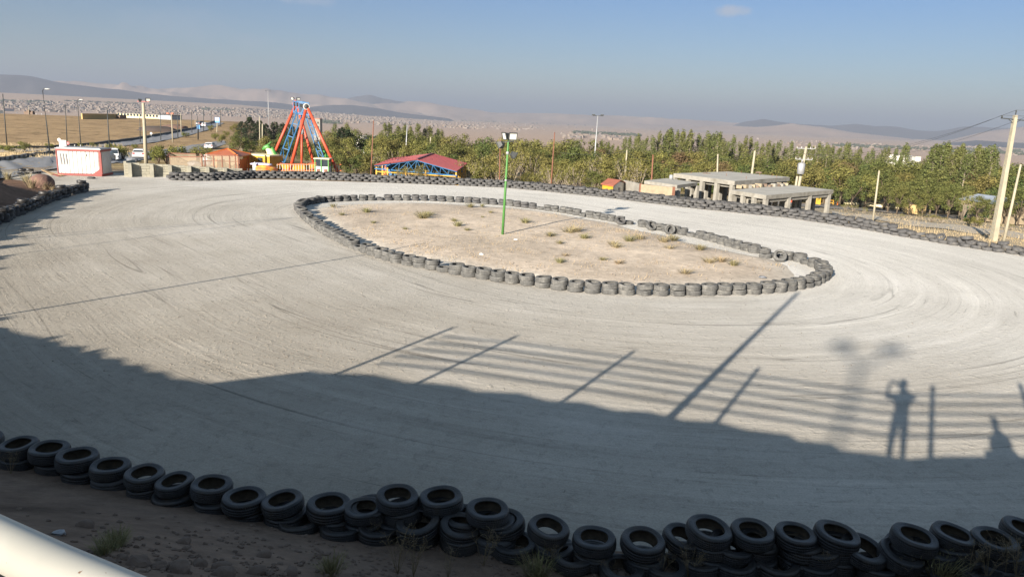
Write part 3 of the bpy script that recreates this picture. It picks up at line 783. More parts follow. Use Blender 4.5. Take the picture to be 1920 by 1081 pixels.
# displaced tyres at the gaps of the ring
p = at(1163, 421); put((p.x, p.y, .22), tilt(35, 15), 'grey', 'dark tyre tipped on edge left of the gap in the ring\'s far edge', G_ISL)
p = at(1178, 420); put((p.x, p.y, .10), tilt(0, 0), 'dusty', 'grey tyre lying flat at the left lip of the ring\'s gap', G_ISL)
p = at(1222, 431); put((p.x - .1, p.y - .2, .27), tilt(50, 25), 'dusty', 'grey tyre leaning on the first pair right of the ring\'s gap', G_ISL)
p = at(1253, 437); put((p.x, p.y - .35, .27), tilt(68, -12), 'dusty', 'grey tyre standing nearly upright just right of the ring\'s gap', G_ISL)
p = at(1459, 487); put((p.x - .1, p.y - .45, .27), tilt(48, -4), 'dusty', 'tilted tyre with its round hole facing the viewer at the ring\'s right end', G_ISL)
p = at(1430, 480); put((p.x, p.y - .4, .10), tilt(0, 0), 'dusty', 'grey flat tyre inside the ring beside the small right-hand gap', G_ISL)
p = at(1428, 478); put((p.x, p.y - .35, .30), tilt(8, 5), 'dusty', 'grey tyre lying on another inside the ring by the right-hand gap', G_ISL)

# --- left row by the earth bank, stacks of four
G_LEFT = 'black tyres of the left row below the earth bank'
LEFT = [at(158, 359), at(130, 366), at(100, 376), at(74, 386), at(50, 396), at(24, 407), at(0, 418), at(-40, 437), at(-90, 462)]
for k, (p, d, s) in enumerate(arc(LEFT, .72)):
    nl = 3 if k % 5 else 4
    for l in range(nl):
        lay = ['bottom', 'second-layer', 'third-layer', 'topmost'][l]
        put((p.x + rt.uniform(-.1, .1), p.y + rt.uniform(-.1, .1), .10 + .19 * l), tilt(rt.uniform(-5, 5), rt.uniform(-5, 5)), 'black' if l else 'grey',
            f'black {lay} tyre, {nth(k + 1)} stack from the far end of the left row', G_LEFT)

# --- long outer wall on the far side
G_OUT = 'tyres of the long outer wall'
WALL_PX = [(1960,487),(1920,479),(1800,461),(1700,444),(1600,426),(1480,408),(1300,390),(1120,368),(1000,356),(940,351),(830,346),(720,342),(600,336),(540,334.5),(480,334)]
WALL = [at(*p) for p in WALL_PX]
WALL2 = [at(480, 334), at(430, 337), at(395, 338.5), at(360, 338.5), at(318, 337.5)]
for pth, nm in ((WALL, 'right-hand'), (WALL2, 'left-hand')):
    for k, (p, d, s) in enumerate(arc(pth, .60)):
        n = Vector((d.y, -d.x)); 
        if n.dot(Vector((0, 40)) - p) > 0: n = -n                         # outwards
        px_frac = p.x
        if nm == 'left-hand': nl, nr = 3, 2
        elif p.x > 22.4: nl, nr = 2, 1
        elif p.x > 19: nl, nr = 3, 2
        elif p.x > 8: nl, nr = 3, 3
        else: nl, nr = 3, 2
        if p.x > 22.4 and rt.random() < .22: nl = 3
        for r_ in range(nr):
            for l in range(nl):
                off = .30 * ((l + r_) % 2)
                q = p + d * off + n * (r_ * .56 + .10 * l)
                tl = tilt(rt.uniform(-10, 10), rt.uniform(-10, 10)) if l else tilt(rt.uniform(-4, 4), rt.uniform(-4, 4))
                if p.x > 23.5 and l and rt.random() < .25: tl = tilt(rt.uniform(-40, 40), rt.uniform(-40, 40))
                lay = ['bottom', 'second-layer', 'third-layer', 'fourth-layer', 'topmost'][l]
                put((q.x + rt.uniform(-.08, .08), q.y + rt.uniform(-.08, .08), .10 + .195 * l), tl, 'grey',
                    f'dark {lay} tyre, {["front","second","back"][r_]} rank, {nth(k + 1)} stack from the {nm} end of the outer wall', G_OUT)
# a few tyres dumped by the near road
for k, (px, py, z) in enumerate([(35, 328, .1), (48, 327, .1), (62, 327, .1), (42, 325, .3), (56, 325, .3), (70, 326, .12)]):
    p = hit(px, py); put((p.x, p.y, p.z + z), tilt(rt.uniform(-6, 6), rt.uniform(-6, 6)), 'black', f'old black tyre dumped by the road left of the boulder, {nth(k + 1)} from the left', 'tyres dumped by the road')

# the 300 that show largest are individual things, the rest one mass
def depth_of(t):
    p = t[0]; return (p - Vector((0, 0, EYE))).length
def in_view(p):
    q = p - Vector((0, 0, EYE)); cp, sp = math.cos(PITCH), math.sin(PITCH); f = q.y * cp - q.z * sp
    return f > 0 and abs(q.x / f) < .74
TYRES.sort(key=lambda t: (0 if in_view(t[0]) else 1, depth_of(t)))
N_IND = 300
rs = random.Random(3)
lowm = tyre_mesh('low', [M['rubber_grey']] * 2, 14, False)
lv = [v.co.copy() for v in lowm.vertices]; lf = [tuple(p.vertices) for p in lowm.polygons]; bpy.data.meshes.remove(lowm)
FAM = {'grey': 0, 'dusty': 1, 'black': 2}
for i, (p, m, fam, s, lab, grp) in enumerate(TYRES):
    if i < N_IND or (grp == G_NEAR):
        me = rs.choice(TY[fam]); o = bpy.data.objects.new('tyre', me); COL.objects.link(o)
        o.matrix_world = Matrix.Translation(p) @ m.to_4x4() @ Matrix.Scale(s * (rs.uniform(.96, 1.09) if grp == G_NEAR else rs.uniform(.94, 1.05)), 4)
        tag(o, lab, 'tyre', grp)
    else:
        sc_ = rs.uniform(.94, 1.06)
        LOW.add([m @ (v * sc_) + p for v in lv], lf, FAM[fam])
for f_ in (): pass
tag(LOW.build('tyre_wall', [M['rubber_grey'], M['rubber_dusty'], M['rubber']], smooth=True), 'long wall of hundreds of stacked grey tyres along the far side of the track', 'tyre wall', kind='stuff')

# ------------------------------------------------------------------ trees
def leaves(mb, c, rad, n, size, rg, mi=0, up=.3):
    for _ in range(n):
        d = Vector((rg.gauss(0, 1), rg.gauss(0, 1), rg.gauss(0, 1))).normalized(); r = rg.random() ** .38
        p = Vector(c) + Vector((d.x * rad[0], d.y * rad[1], d.z * rad[2])) * r
        nrm = (d + Vector((rg.uniform(-.8, .8), rg.uniform(-.8, .8), rg.uniform(-.6, .9)))).normalized()
        q = nrm.to_track_quat('Z', 'Y').to_matrix(); a = rg.uniform(0, 6.28); s = size * rg.uniform(.6, 1.4)
        e1 = q @ Vector((math.cos(a), math.sin(a), 0)) * s; e2 = q @ Vector((-math.sin(a), math.cos(a), 0)) * s * .6
        mb.add([p - e1, p - e2 * .9 + e1 * .1, p + e1, p + e2], [(0, 1, 2, 3)], mi)
def tree_kind(kind, seed):
    """unit-height tree: returns (trunk mesh, crown mesh)"""
    rg = random.Random(seed); tk, cr = MB(), MB()
    if kind in ('bushy', 'autumn', 'green', 'russet'):
        lean = Vector((rg.uniform(-.04, .04), rg.uniform(-.04, .04), 0))
        fork = .30 * rg.uniform(.8, 1.1)
        tk.tube([(0, 0, -.03), tuple(lean * .4 + Vector((0, 0, fork * .5))), tuple(lean + Vector((0, 0, fork)))], [.024, .019, .016], 7)
        nl = rg.randint(6, 8); cl = []
        for k in range(nl):
            a = k * 6.283 / nl + rg.uniform(-.4, .4); rr = rg.uniform(.16, .30); z = rg.uniform(.45, .86)
            e = Vector((math.cos(a) * rr, math.sin(a) * rr, z)); b0 = lean + Vector((0, 0, fork * rg.uniform(.8, 1.0)))
            mid = b0.lerp(e, .55) + Vector((0, 0, .05)); tk.tube([b0, mid, e], [.012, .008, .004], 5)
            cl.append((e, rg.uniform(.11, .19)))
        for k in range(5): cl.append((Vector((rg.uniform(-.14, .14), rg.uniform(-.14, .14), rg.uniform(.5, .9))), rg.uniform(.12, .18)))
        cl.append((Vector((rg.uniform(-.05, .05), 0, .88)), .13))
        for k in range(5):
            a = rg.uniform(0, 6.28); cl.append((Vector((math.cos(a) * .27, math.sin(a) * .27, rg.uniform(.30, .45))), rg.uniform(.08, .13)))
        for e, r_ in cl: leaves(cr, e, (r_, r_, r_ * .85), int(170 * (r_ / .15) ** 1.5), .0185, rg)
        m = {'bushy': 'olive', 'autumn': 'autumn', 'green': 'green', 'russet': 'russet'}[kind]
    elif kind == 'poplar':
        tk.tube([(0, 0, -.02), (.004, 0, .5), (0, 0, .96)], [.014, .009, .003], 6)
        for k in range(28):
            z = .12 + .86 * k / 28; w = .085 * math.sin(min(1, (z - .03) * 1.5) * 1.9) * (1 - max(0, z - .62) * 1.9) + .008
            a = rg.uniform(0, 6.28); off = w * .55
            e = Vector((math.cos(a) * off, math.sin(a) * off, z + .03)); tk.tube([(0, 0, z - .05), e], [.004, .002], 4)
            leaves(cr, e, (w * .8, w * .8, .07), 84, .0105, rg)
        m = 'poplarleaf'
    elif kind == 'pine':
        tk.tube([(0, 0, -.02), (0, 0, .95)], [.02, .004], 6)
        for k in range(20):
            z = .12 + .84 * k / 20; w = .27 * (1 - z) ** .75 + .02
            for q in range(5):
                a = rg.uniform(0, 6.28); e = Vector((math.cos(a) * w, math.sin(a) * w, z + rg.uniform(-.03, .02)))
                tk.tube([(0, 0, z), e], [.005, .002], 4); leaves(cr, e * .75 + Vector((0, 0, z * .25)), (w * .4, w * .4, .05), 18, .020, rg)
        m = 'pineleaf'
    elif kind == 'shrub':
        for k in range(7):
            a = rg.uniform(0, 6.28); e = Vector((math.cos(a) * .3, math.sin(a) * .3, rg.uniform(.5, .8))); tk.tube([(0, 0, -.03), e * .5, e], [.02, .014, .006], 5)
            leaves(cr, e, (.22, .22, .20), 100, .034, rg)
        for k in range(6): leaves(cr, (rg.uniform(-.35, .35), rg.uniform(-.35, .35), rg.uniform(.18, .5)), (.2, .2, .18), 70, .034, rg)
        m = 'lime'
    elif kind == 'twiggy':
        for k in range(16):
            a = rg.uniform(0, 6.28); r_ = rg.uniform(.1, .42); e = Vector((math.cos(a) * r_, math.sin(a) * r_, rg.uniform(.6, 1)))
            tk.tube([(0, 0, -.03), e * .5 + Vector((0, 0, .08)), e], [.016, .010, .004], 4)
            for q in range(3):
                f = e * rg.uniform(.5, .95); tk.tube([f, f + Vector((rg.uniform(-.14, .14), rg.uniform(-.14, .14), .16))], [.006, .002], 4)
            leaves(cr, e, (.15, .15, .16), 45, .022, rg)
        m = 'autumn'
    return (tk.mesh('trunk', M['palebark'] if kind in ('poplar', 'twiggy') else M['bark'], smooth=True), cr.mesh('crown', M[m]))
KINDS = {}
for k_, n_ in (('bushy', 4), ('autumn', 4), ('green', 3), ('russet', 1), ('poplar', 4), ('pine', 2), ('shrub', 3), ('twiggy', 2)):
    KINDS[k_] = [tree_kind(k_, 31 * q + len(k_) * 7 + 5) for q in range(n_)]
GROUPS = {'bushy': 'olive trees of the park', 'autumn': 'yellowing trees of the park', 'green': 'green trees of the park', 'russet': 'russet trees of the park',
          'poplar': 'slim poplars behind the park', 'pine': 'dark pines by the road', 'shrub': 'shrubs by the road', 'twiggy': 'half-bare bushes of the park'}
WORDS = {'bushy': 'rounded olive-green tree', 'autumn': 'yellow-brown rounded tree', 'green': 'rounded green tree', 'russet': 'russet-brown tree', 'poplar': 'tall slim poplar',
         'pine': 'dark green pine', 'shrub': 'yellow-green shrub', 'twiggy': 'half-bare twiggy bush'}
tr = random.Random(21)
def plant(kind, loc, h, wide, label):
    tm, cm = tr.choice(KINDS[kind])
    t = thing({'shrub': 'shrub', 'twiggy': 'bush', 'poplar': 'poplar_tree', 'pine': 'pine_tree'}.get(kind, 'tree'), label, {'shrub': 'shrub', 'twiggy': 'bush'}.get(kind, 'tree'), loc, tr.uniform(0, 6.28), GROUPS[kind])
    t.scale = (h * wide, h * wide, h)
    for nm, me in (('trunk', tm), ('crown', cm)):
        o = bpy.data.objects.new(nm, me); COL.objects.link(o); o.parent = t
    return t
LMK = [(595, 'the dragon ride'), (790, 'the red-roofed pavilion'), (948, 'the green lamp pole'), (1117, 'the tall lamp mast'), (1300, 'the concrete shell'), (1503, 'the transformer pole'),
       (1640, 'the lone slim pole'), (1800, 'the beige house'), (1885, 'the big concrete pole')]
def near_lm(px):
    l = min(LMK, key=lambda q: abs(q[0] - px)); return l[1], ('left of' if px < l[0] else 'right of'), abs(l[0] - px)
PENDING = []
def want(kind, px, top, Y, row, wide=1.0, base=None):
    PENDING.append([kind, px, top, Y, row, wide])
SKY = [(380,258),(430,232),(470,218),(540,224),(600,228),(640,226),(660,233),(700,240),(730,229),(770,233),(800,234),(850,243),(900,246),(1000,246),(1050,251),(1100,262),(1150,263),(1200,256),
       (1255,246),(1290,250),(1340,253),(1400,256),(1460,264),(1520,268),(1560,266),(1600,272),(1640,277),(1690,280),(1720,288),(1780,276),(1840,282),(1880,282),(1920,292),(1980,295)]
sky = lambda x: float(np.interp(x, [q[0] for q in SKY], [q[1] for q in SKY]))
def row(name, x0, x1, step, off, dY, kinds, wide, joff=6, prob=1.0):
    x = x0
    while x < x1:
        if tr.random() < prob:
            want(tr.choice(kinds), x + tr.uniform(-8, 8), (hor(x) + off + tr.uniform(-joff, joff)), dY + tr.uniform(-4, 4), name, wide * tr.uniform(.9, 1.15))
        x += step * tr.uniform(.8, 1.2)
# poplars on the skyline
x = 1130
while x < 1700:
    if x < 1370 or tr.random() < .55: want('poplar', x, sky(x) + tr.choice([0, 2, 5, 9, 13]), 175 + tr.uniform(-14, 14), 'back', 1.15); x += tr.uniform(8, 13)
for x in (722,733,744,757,768,784,799,808,818,829,650,626): want('poplar', x + tr.uniform(-3, 3), sky(x) + tr.choice([0, 3, 6]), 190 + tr.uniform(-10, 10), 'back', 1.5)
for x in (1196,1256,1258,1281,1296,1328,1341,1352): want('poplar', x, sky(x) - 3, 166, 'back', 1.2)
for q in range(30):
    x = 1750 + 4.1 * q; want('poplar', x + tr.uniform(-4, 4), (sky(x) + tr.choice([-8, -5, -3, 2, 7, 13, 20])), 146 + tr.uniform(-8, 8), 'back', 1.35)
for x in (1697, 1702): want('poplar', x, 272, 150, 'back', .9)
row('back', 620, 1130, 24, 38, 165, ['green', 'bushy', 'bushy', 'autumn'], 1.15, 5)
row('back', 1140, 1960, 27, 52, 172, ['green', 'bushy', 'bushy', 'autumn'], 1.15, 6)
row('third', 440, 1130, 27, 54, 135, ['bushy', 'green', 'autumn', 'autumn', 'bushy'], 1.15)
row('third', 1130, 1960, 27, 55, 152, ['bushy', 'green', 'autumn', 'bushy', 'bushy', 'russet'], 1.15)
row('second', 600, 1240, 30, 74, 106, ['autumn', 'bushy', 'autumn', 'green', 'twiggy'], 1.2)
row('second', 1240, 1960, 31, 69, 138, ['bushy', 'bushy', 'autumn', 'green', 'autumn', 'russet'], 1.2)
row('front', 880, 1130, 27, 96, 88, ['twiggy', 'bushy', 'autumn', 'bushy', 'twiggy'], 1.15, 8)
row('front', 640, 700, 22, 88, 96, ['bushy', 'green', 'autumn'], 1.1, 8)
row('front', 1180, 1380, 30, 92, 96, ['bushy', 'autumn', 'twiggy', 'green'], 1.1, 8)
row('front', 1560, 1830, 36, 88, 126, ['bushy', 'bushy', 'autumn', 'green'], 1.2, 8)
row('front', 1880, 1960, 40, 90, 126, ['bushy', 'green'], 1.2, 8)
for x, tp in ((1690, 345), (1712, 352), (1738, 350), (1764, 348), (1788, 342), (1812, 362), (1838, 366), (1856, 372), (1896, 352), (1922, 350)): want('bushy' if x != 1812 else 'twiggy', x, tp, 110, 'nearest', 1.05)
# left: pines, yellow poplar clump and shrubs along the road
for x, tp, Y in ((452,226,190),(468,217,185),(486,224,190),(498,230,180),(515,226,195),(530,229,190),(545,231,185),(560,236,180),(640,236,160),(652,240,155)): want('pine', x, tp, Y, 'roadside', 1.5)
for x, tp, Y in ((440,230,215),(433,236,230),(446,240,200)): want('autumn', x, tp, Y, 'roadside', .8)
for x, tp, Y in ((470,262,140),(500,258,140),(525,255,140),(548,256,135),(575,262,130),(600,266,125),(620,262,120)): want('bushy', x, tp, Y, 'roadside', 1.3)
for x, tp, Y in ((430,262,160),(455,268,150)): want('twiggy', x, tp, Y, 'roadside', 1.3)
PENDING.sort(key=lambda q: q[1])
cn = {}; tot = {}
for q in PENDING:
    lm, sd, ds = near_lm(q[1]); key = (q[0], q[4], lm, sd); tot.setdefault(key, []).append(q)
for key, L_ in tot.items():
    L_.sort(key=lambda q: abs(q[1] - next(a for a, b in LMK if b == key[2])))
    for i, (kind, px, top, Y, rw, wide) in enumerate(L_):
        b = dep(px, top, Y); zb = gz(b.x, b.y); h = b.z - zb
        if h < .8: continue
        h = min(h, 16)
        lab = f'{WORDS[kind]}, {rw} row, {nth(i + 1)} of its kind {key[3]} {key[2]}'
        plant(kind, (b.x, b.y, zb), h, wide * (.95 if kind != 'poplar' else 1.0), lab)
def plant_px(kind, px, base, top, label, wide=1.0):
    p = hit(px, base); q = dep(px, top, p.y); plant(kind, p, max(.6, q.z - p.z), wide, label)
for px, b, tp, w, lab in [(10,284,269,1.4,'leftmost green shrub on the dry verge at the photo\'s edge'),(20,287,272,1.5,'second green shrub from the left on the dry verge'),(46,283,264,1.3,'lone green shrub on the verge between the first two lamp poles'),
        (89,277,268,1.0,'small shrub just left of the first curved street lamp'),(99,279,268,1.0,'small shrub just right of the first curved street lamp'),(151,277,267,1.1,'shrub at the foot of the second curved street lamp'),
        (173,276,266,1.0,'shrub on the verge behind the kiosk\'s right half'),(181,275,269,1.0,'little shrub behind the kiosk\'s right end'),(205,282,268,1.1,'shrub at the foot of the bare dark pole behind the cars'),
        (213,280,267,.9,'thin shrub right of the bare dark pole behind the cars'),(232,300,268,1.1,'large dusty shrub between the silver and white parked cars'),
        (254,281,268,1.1,'shrub beside the highway right of the large dusty shrub'),(285,300,281,1.1,'low shrub left of the big yellow-green bush'),(312,306,266,1.15,'big yellow-green bush behind the block wall'),(334,305,268,1.0,'right half of the big yellow-green bush behind the wall'),
        (298,306,272,1.0,'left lobe of the yellow-green bush by the pale pole'),(349,258,246,1.3,'shrub on the strip between the highway and the park'),(372,300,272,1.2,'dusty bush behind the netted enclosure'),(386,298,275,1.2,'bush left of the orange pyramid roof'),
        (404,262,248,1.2,'shrub at the foot of the blue road sign'),(424,258,245,1.2,'shrub right of the blue road sign'),(414,268,250,1.1,'dark shrub below the blue road sign'),(396,247,234,1.0,'distant shrub by the highway bend')]:
    plant_px('shrub', px, b, tp, lab, w)
# trees on the left bank, outside the frame, that throw the ragged shade on the left of the track
for k, (sx, sy, z) in enumerate([(190,655,5.2),(246,690,4.9),(110,630,5.3),(20,594,5.8),(60,440,4.6),(75,455,4.4),(40,478,5.0),(95,428,3.6),(20,500,5),(0,540,5.0),(-30,580,5.2)]):
    g = at(sx, sy); p = g - SH * z; zb = gz(p.x, p.y)
    plant('pine', (p.x, p.y, zb), max(.5, z - zb + .05), 1.2 if k > 3 else 2.0, f'dark conifer on the left bank outside the frame, {nth(k + 1)} planted')
# ------------------------------------------------------------------ poles, lamps
def pole_pts(tx, ty, bx, by, Y=None):
    if Y is None: b = hit(bx, by); Y = b.y
    else:
        b = dep(bx, by, Y)
    t = dep(tx, ty, Y); return b, t
def simple_pole(name, label, cat, tx, ty, bx, by, r0, r1, m, Y=None, group=None, ground=True, single=True):
    b, t = pole_pts(tx, ty, bx, by, Y)
    zb = gz(b.x, b.y)
    if zb < b.z: d = (t - b).normalized(); b = b - d * ((b.z - zb + .1) / max(d.z, .2))
    mb = MB().tube([b, b.lerp(t, .5), t], [r0, (r0 + r1) / 2, r1], 8)
    if single:
        o = mb.build(name, m, origin=tuple(b), smooth=True); tag(o, label, cat, group); return o, b, t
    th = thing(name, label, cat, b, group=group); part(mb, 'pole', m, th, True); return th, b, t

# green floodlight mast on the island
b = at(942, 443); t = dep(953, 268, b.y)
gp = thing('floodlight_mast', 'bright green floodlight mast standing on the gravel island', 'light pole', b)
part(MB().tube([b - Vector((0, 0, .05)), b.lerp(t, .5), t, t + (t - b).normalized() * .25], [.072, .062, .052, .03], 12), 'pole', M['green_paint'], gp, True)
part(MB().tube([b + (t - b) * .88, b + (t - b) * .91], .085, 10).tube([b + (t - b) * .60, b + (t - b) * .615], .08, 10), 'clamp', M['galv'], gp, True)
part(MB().bar(t + Vector((-.38, -.05, .0)), t + Vector((.30, 0, .12)), .05).bar(t + Vector((.02, 0, -.55)), t + Vector((.28, -.02, -.62)), .04), 'bracket', M['dark_metal'], gp)
def floodlight(c, aim, w, h, parent, ws=None):
    aim = Vector(aim).normalized(); q = aim.to_track_quat('Y', 'Z').to_matrix(); c = Vector(c)
    mb = MB(); 
    fr = [(-w/2,0,-h/2),(w/2,0,-h/2),(w/2,0,h/2),(-w/2,0,h/2)]; bk = [(-w*.3,-.2,-h*.3),(w*.3,-.2,-h*.3),(w*.3,-.2,h*.3),(-w*.3,-.2,h*.3)]
    vs = [c + q @ Vector(v) for v in fr + bk]
    mb.add(vs, [(7,6,5,4),(0,4,5,1),(1,5,6,2),(2,6,7,3),(3,7,4,0)])
    mb.box(c + q @ Vector((0, .015, h / 2)), (w * 1.04, .05, .035), q).box(c + q @ Vector((0, .015, -h / 2)), (w * 1.04, .05, .035), q)
    mb.box(c + q @ Vector((w / 2, .015, 0)), (.035, .05, h), q).box(c + q @ Vector((-w / 2, .015, 0)), (.035, .05, h), q)
    lp = part(mb, 'lamp', M['dark_metal'], parent)
    part(MB().box(c + q @ Vector((0, .004, 0)), (w * .95, .012, h * .95), q), 'lens', M['lens'], lp)
floodlight(t + Vector((.22, -.02, .34)), (.25, -1, -.35), .42, .36, gp)
floodlight(t + Vector((-.20, .02, .34)), (-1, -.5, -.3), .42, .36, gp)
floodlight(t + Vector((-.42, .02, -.12)), (-.9, .5, -.6), .42, .34, gp)
floodlight(t + Vector((.34, .05, -.62)), (.9, .4, -.7), .36, .34, gp)

# slender poles in the park
simple_pole('park_pole', 'orange pole close left of the green floodlight mast, behind the tyre wall', 'pole', 938, 262, 936.5, 345, .075, .05, M['rust_orange'], 80)
simple_pole('park_pole', 'orange pole rising between the green mast and the tall lamp mast', 'pole', 1040, 248, 1033, 352, .09, .05, M['rust_orange'], 80)
simple_pole('park_pole', 'orange pole left of the red-roofed pavilion', 'pole', 700.5, 226, 695, 338, .085, .05, M['rust_orange'], 84)
def lamp_mast(label, tx, ty, bx, by, Y, r, arm):
    th, b, t = simple_pole('lamp_mast', label, 'light pole', tx, ty, bx, by, r, r * .55, M['galv'], Y, single=False)
    part(MB().bar(t + Vector((-arm, 0, .0)), t + Vector((arm, 0, .0)), .10), 'crossarm', M['dark_metal'], th)
    for s in (-1, 1): part(MB().box(t + Vector((s * arm * .85, -.1, .12)), (.55, .4, .22)), 'lamp', M['dark_metal'], th)
lamp_mast('tall grey lamp mast standing among trees right of the green mast', 1121, 217, 1114, 306, 135, .15, .9)
lamp_mast('grey lamp mast rising behind the red-roofed pavilion', 763.5, 234, 761, 284, 150, .16, .8)
lamp_mast('thin telecom-like mast far away left of the dragon ride', 502.5, 171, 503.5, 222, 400, .22, 1.4)
simple_pole('utility_pole', 'short pale concrete pole right of the tall lamp mast', 'pole', 1175.5, 281, 1174, 304, .14, .11, M['concrete_pole'], 120)
simple_pole('utility_pole', 'small brown pole behind the yellow hut and the brick walls', 'pole', 1224.5, 290, 1222, 334, .11, .09, M['rust_orange'], 95)
simple_pole('utility_pole', 'pale pole behind the left half of the concrete shell\'s roof', 'pole', 1346, 289, 1345, 322, .14, .10, M['concrete_pole'], 105)
simple_pole('utility_pole', 'thicker pale pole behind the right half of the concrete shell\'s roof', 'pole', 1415.5, 282.5, 1410, 324, .19, .13, M['concrete_pole'], 98)
simple_pole('utility_pole', 'lone slim concrete pole between the concrete shell and the beige house', 'pole', 1648.5, 320, 1637, 411, .10, .07, M['concrete_pole'], 68)
simple_pole('utility_pole', 'tan slim pole right of the big concrete power pole', 'pole', 1914, 308, 1883, 448, .12, .07, M['concrete_pole'], 54)
simple_pole('utility_pole', 'pale pole with small crossarm left of the dragon ride', 'pole', 492, 232, 492, 264, .14, .11, M['concrete_pole'], 150)
simple_pole('utility_pole', 'thin pale pole behind the pale crossarm pole left of the dragon ride', 'pole', 486.5, 219, 487, 250, .13, .10, M['concrete_pole'], 170)
simple_pole('utility_pole', 'short pale pole among trees behind the pavilion\'s roof', 'pole', 807.5, 257, 807, 268, .14, .10, M['concrete_pole'], 150)
# transformer pole
th, b, t = simple_pole('transformer_pole', 'concrete pole carrying a grey transformer and two crossarms behind the concrete shell', 'power pole', 1512, 275, 1497, 352, .22, .14, M['concrete_pole'], 88, single=False)
for f, w in ((.97, 1.05), (.80, .95)):
    c = b.lerp(t, f); part(MB().bar(c + Vector((-w, 0, 0)), c + Vector((w, 0, 0)), .08), 'crossarm', M['galv'], th)
    for s in (-1, -.5, .5, 1): part(MB().tube([c + Vector((s * w, 0, .02)), c + Vector((s * w, 0, .22))], [.05, .03], 6), 'insulator', M['white_paint'], th)
c = dep(1502, 316, 87.4); part(MB().tube([c - Vector((0, 0, .65)), c - Vector((0, 0, .6)), c + Vector((0, 0, .55)), c + Vector((0, 0, .68))], [.30, .42, .42, .25], 12).tube([c + Vector((0, 0, .68)), c + Vector((.02, 0, 1.05))], .09, 6), 'transformer', M['galv'], th, True)
part(MB().tube([dep(1495, 330, 87.6), dep(1489, 356, 87.6) - Vector((0, 0, 3))], [.13, .15], 8), 'second_leg', M['concrete_pole'], th, True)
# big power pole at the right
b = hit(1862, 452); t = dep(1904, 216, b.y); d = (t - b).normalized()
th = thing('power_pole', 'big leaning concrete power pole with step holes at the right of the photo', 'power pole', b)
mb = MB(); q = d.to_track_quat('Z', 'Y').to_matrix()
n = 16
def sect(f, w): c = b - d * .4 + (t - b + d * .4) * f; return [c + q @ Vector((x * w, y * w, 0)) for x, y in ((-1, -.75), (1, -.75), (1, .75), (-1, .75))]
vs = sect(0, .24) + sect(1, .135); mb.add(vs, [(3,2,1,0),(4,5,6,7),(0,1,5,4),(1,2,6,5),(2,3,7,6),(3,0,4,7)])
part(mb, 'pole', M['concrete_pole'], th)
mb = MB()
for k in range(n):
    f = .03 + .62 * k / n; c = b + (t - b) * f; w = .24 - .105 * f
    mb.box(c + q @ Vector((0, w * .75 + .001, 0)) * (-1), (w * 1.0, .012, .10), q)
part(mb, 'step_recess', M['block'], th)
ca = t - d * .30
part(MB().bar(ca + Vector((-1.0, 0, .05)), ca + Vector((.95, 0, -.06)), .07).bar(ca + Vector((-.45, 0, .0)), t - d * .62, .035).bar(ca + Vector((.45, 0, -.02)), t - d * .62, .035), 'crossarm', M['dark_metal'], th)
INS = []
for s in (-.95, .9):
    p0 = ca + Vector((s, 0, .06)); part(MB().tube([p0, p0 + Vector((0, 0, .12)), p0 + Vector((0, 0, .2))], [.05, .06, .03], 8), 'insulator', M['dark_metal'], th, True); INS.append(p0 + Vector((0, 0, .2)))
p0 = t; part(MB().tube([p0, p0 + Vector((0, 0, .28)), p0 + Vector((0, 0, .36))], [.02, .05, .03], 8), 'insulator', M['dark_metal'], th, True); INS.append(p0 + Vector((0, 0, .36)))
def wire(label, a, b_, sag=.6, r=.012, n=24, m='dark_metal'):
    a, b_ = Vector(a), Vector(b_); pts = []
    for i in range(n + 1):
        f = i / n; p = a.lerp(b_, f); p.z -= sag * 4 * f * (1 - f); pts.append(p)
    o = MB().tube([p for p in pts], r, 5).build('power_cable', M[m], origin=tuple(a)); tag(o, label, 'cable', 'overhead cables'); return o
wire('cable from the big power pole\'s left insulator down to the transformer pole', INS[0], dep(1507, 288, 88), 1.3)
wire('cable from the big power pole\'s top down to the transformer pole\'s crossarm', INS[2], dep(1518, 289, 88), 1.1)
wire('cable from the big power pole\'s right insulator down to the transformer pole', INS[1], dep(1523, 292, 88), 1.4)
wire('cable leaving the big power pole\'s top rightwards out of the photo', INS[2], INS[2] + Vector((14, -6, .8)), .3)
wire('cable leaving the big power pole\'s right insulator out of the photo', INS[1], INS[1] + Vector((14, -6, .9)), .3)
wire('cable leaving the big power pole\'s left insulator out of the photo', INS[0], INS[0] + Vector((15, -6, .9)), .3)
wire('green-grey cable sagging between the short pale pole and the small brown pole', dep(1175.5, 283, 120), dep(1224, 301, 95), .5, .02)
wire('cable from the small brown pole to the pole behind the shell', dep(1224, 301, 95), dep(1346, 293, 105), 1.0, .02)
wire('cable running left from the short pale pole past the tall lamp mast', dep(1175.5, 284, 120), dep(1050, 286, 130), .4, .02)
wire('cable between the two pale poles behind the shell\'s roof', dep(1346, 295, 105), dep(1415, 288, 98), .5, .015)

# street lamps and bare poles on the left
def street_lamp(label, tx, ty, bx, by, hx, hy, r=.10):
    b, t = pole_pts(tx, ty, bx, by); b = Vector((b.x, b.y, gz(b.x, b.y) - .1))
    th = thing('street_lamp', label, 'street lamp', b, group='street lamps of the road'); h = dep(hx, hy, b.y)
    part(MB().tube([b, b.lerp(t, .5), t, t.lerp(h, .5) + Vector((0, 0, .22)), h], [r, r * .8, r * .55, r * .4, r * .35], 8), 'pole', M['dark_metal'], th, True)
    part(MB().lathe([(.02, -.12), (.22, -.06), (.26, 0), (.16, .10), (.02, .13)], 12, h + Vector((.25, 0, 0)), axis=Matrix.Diagonal((2.0, .8, .8))), 'lamp_head', M['white_paint'], th, True)
street_lamp('dark street lamp with a bright curved head left of the kiosk', 80, 170, 94, 290, 86, 167)
street_lamp('dark street lamp with a small white head behind the kiosk', 145, 188, 152, 278, 150, 187)
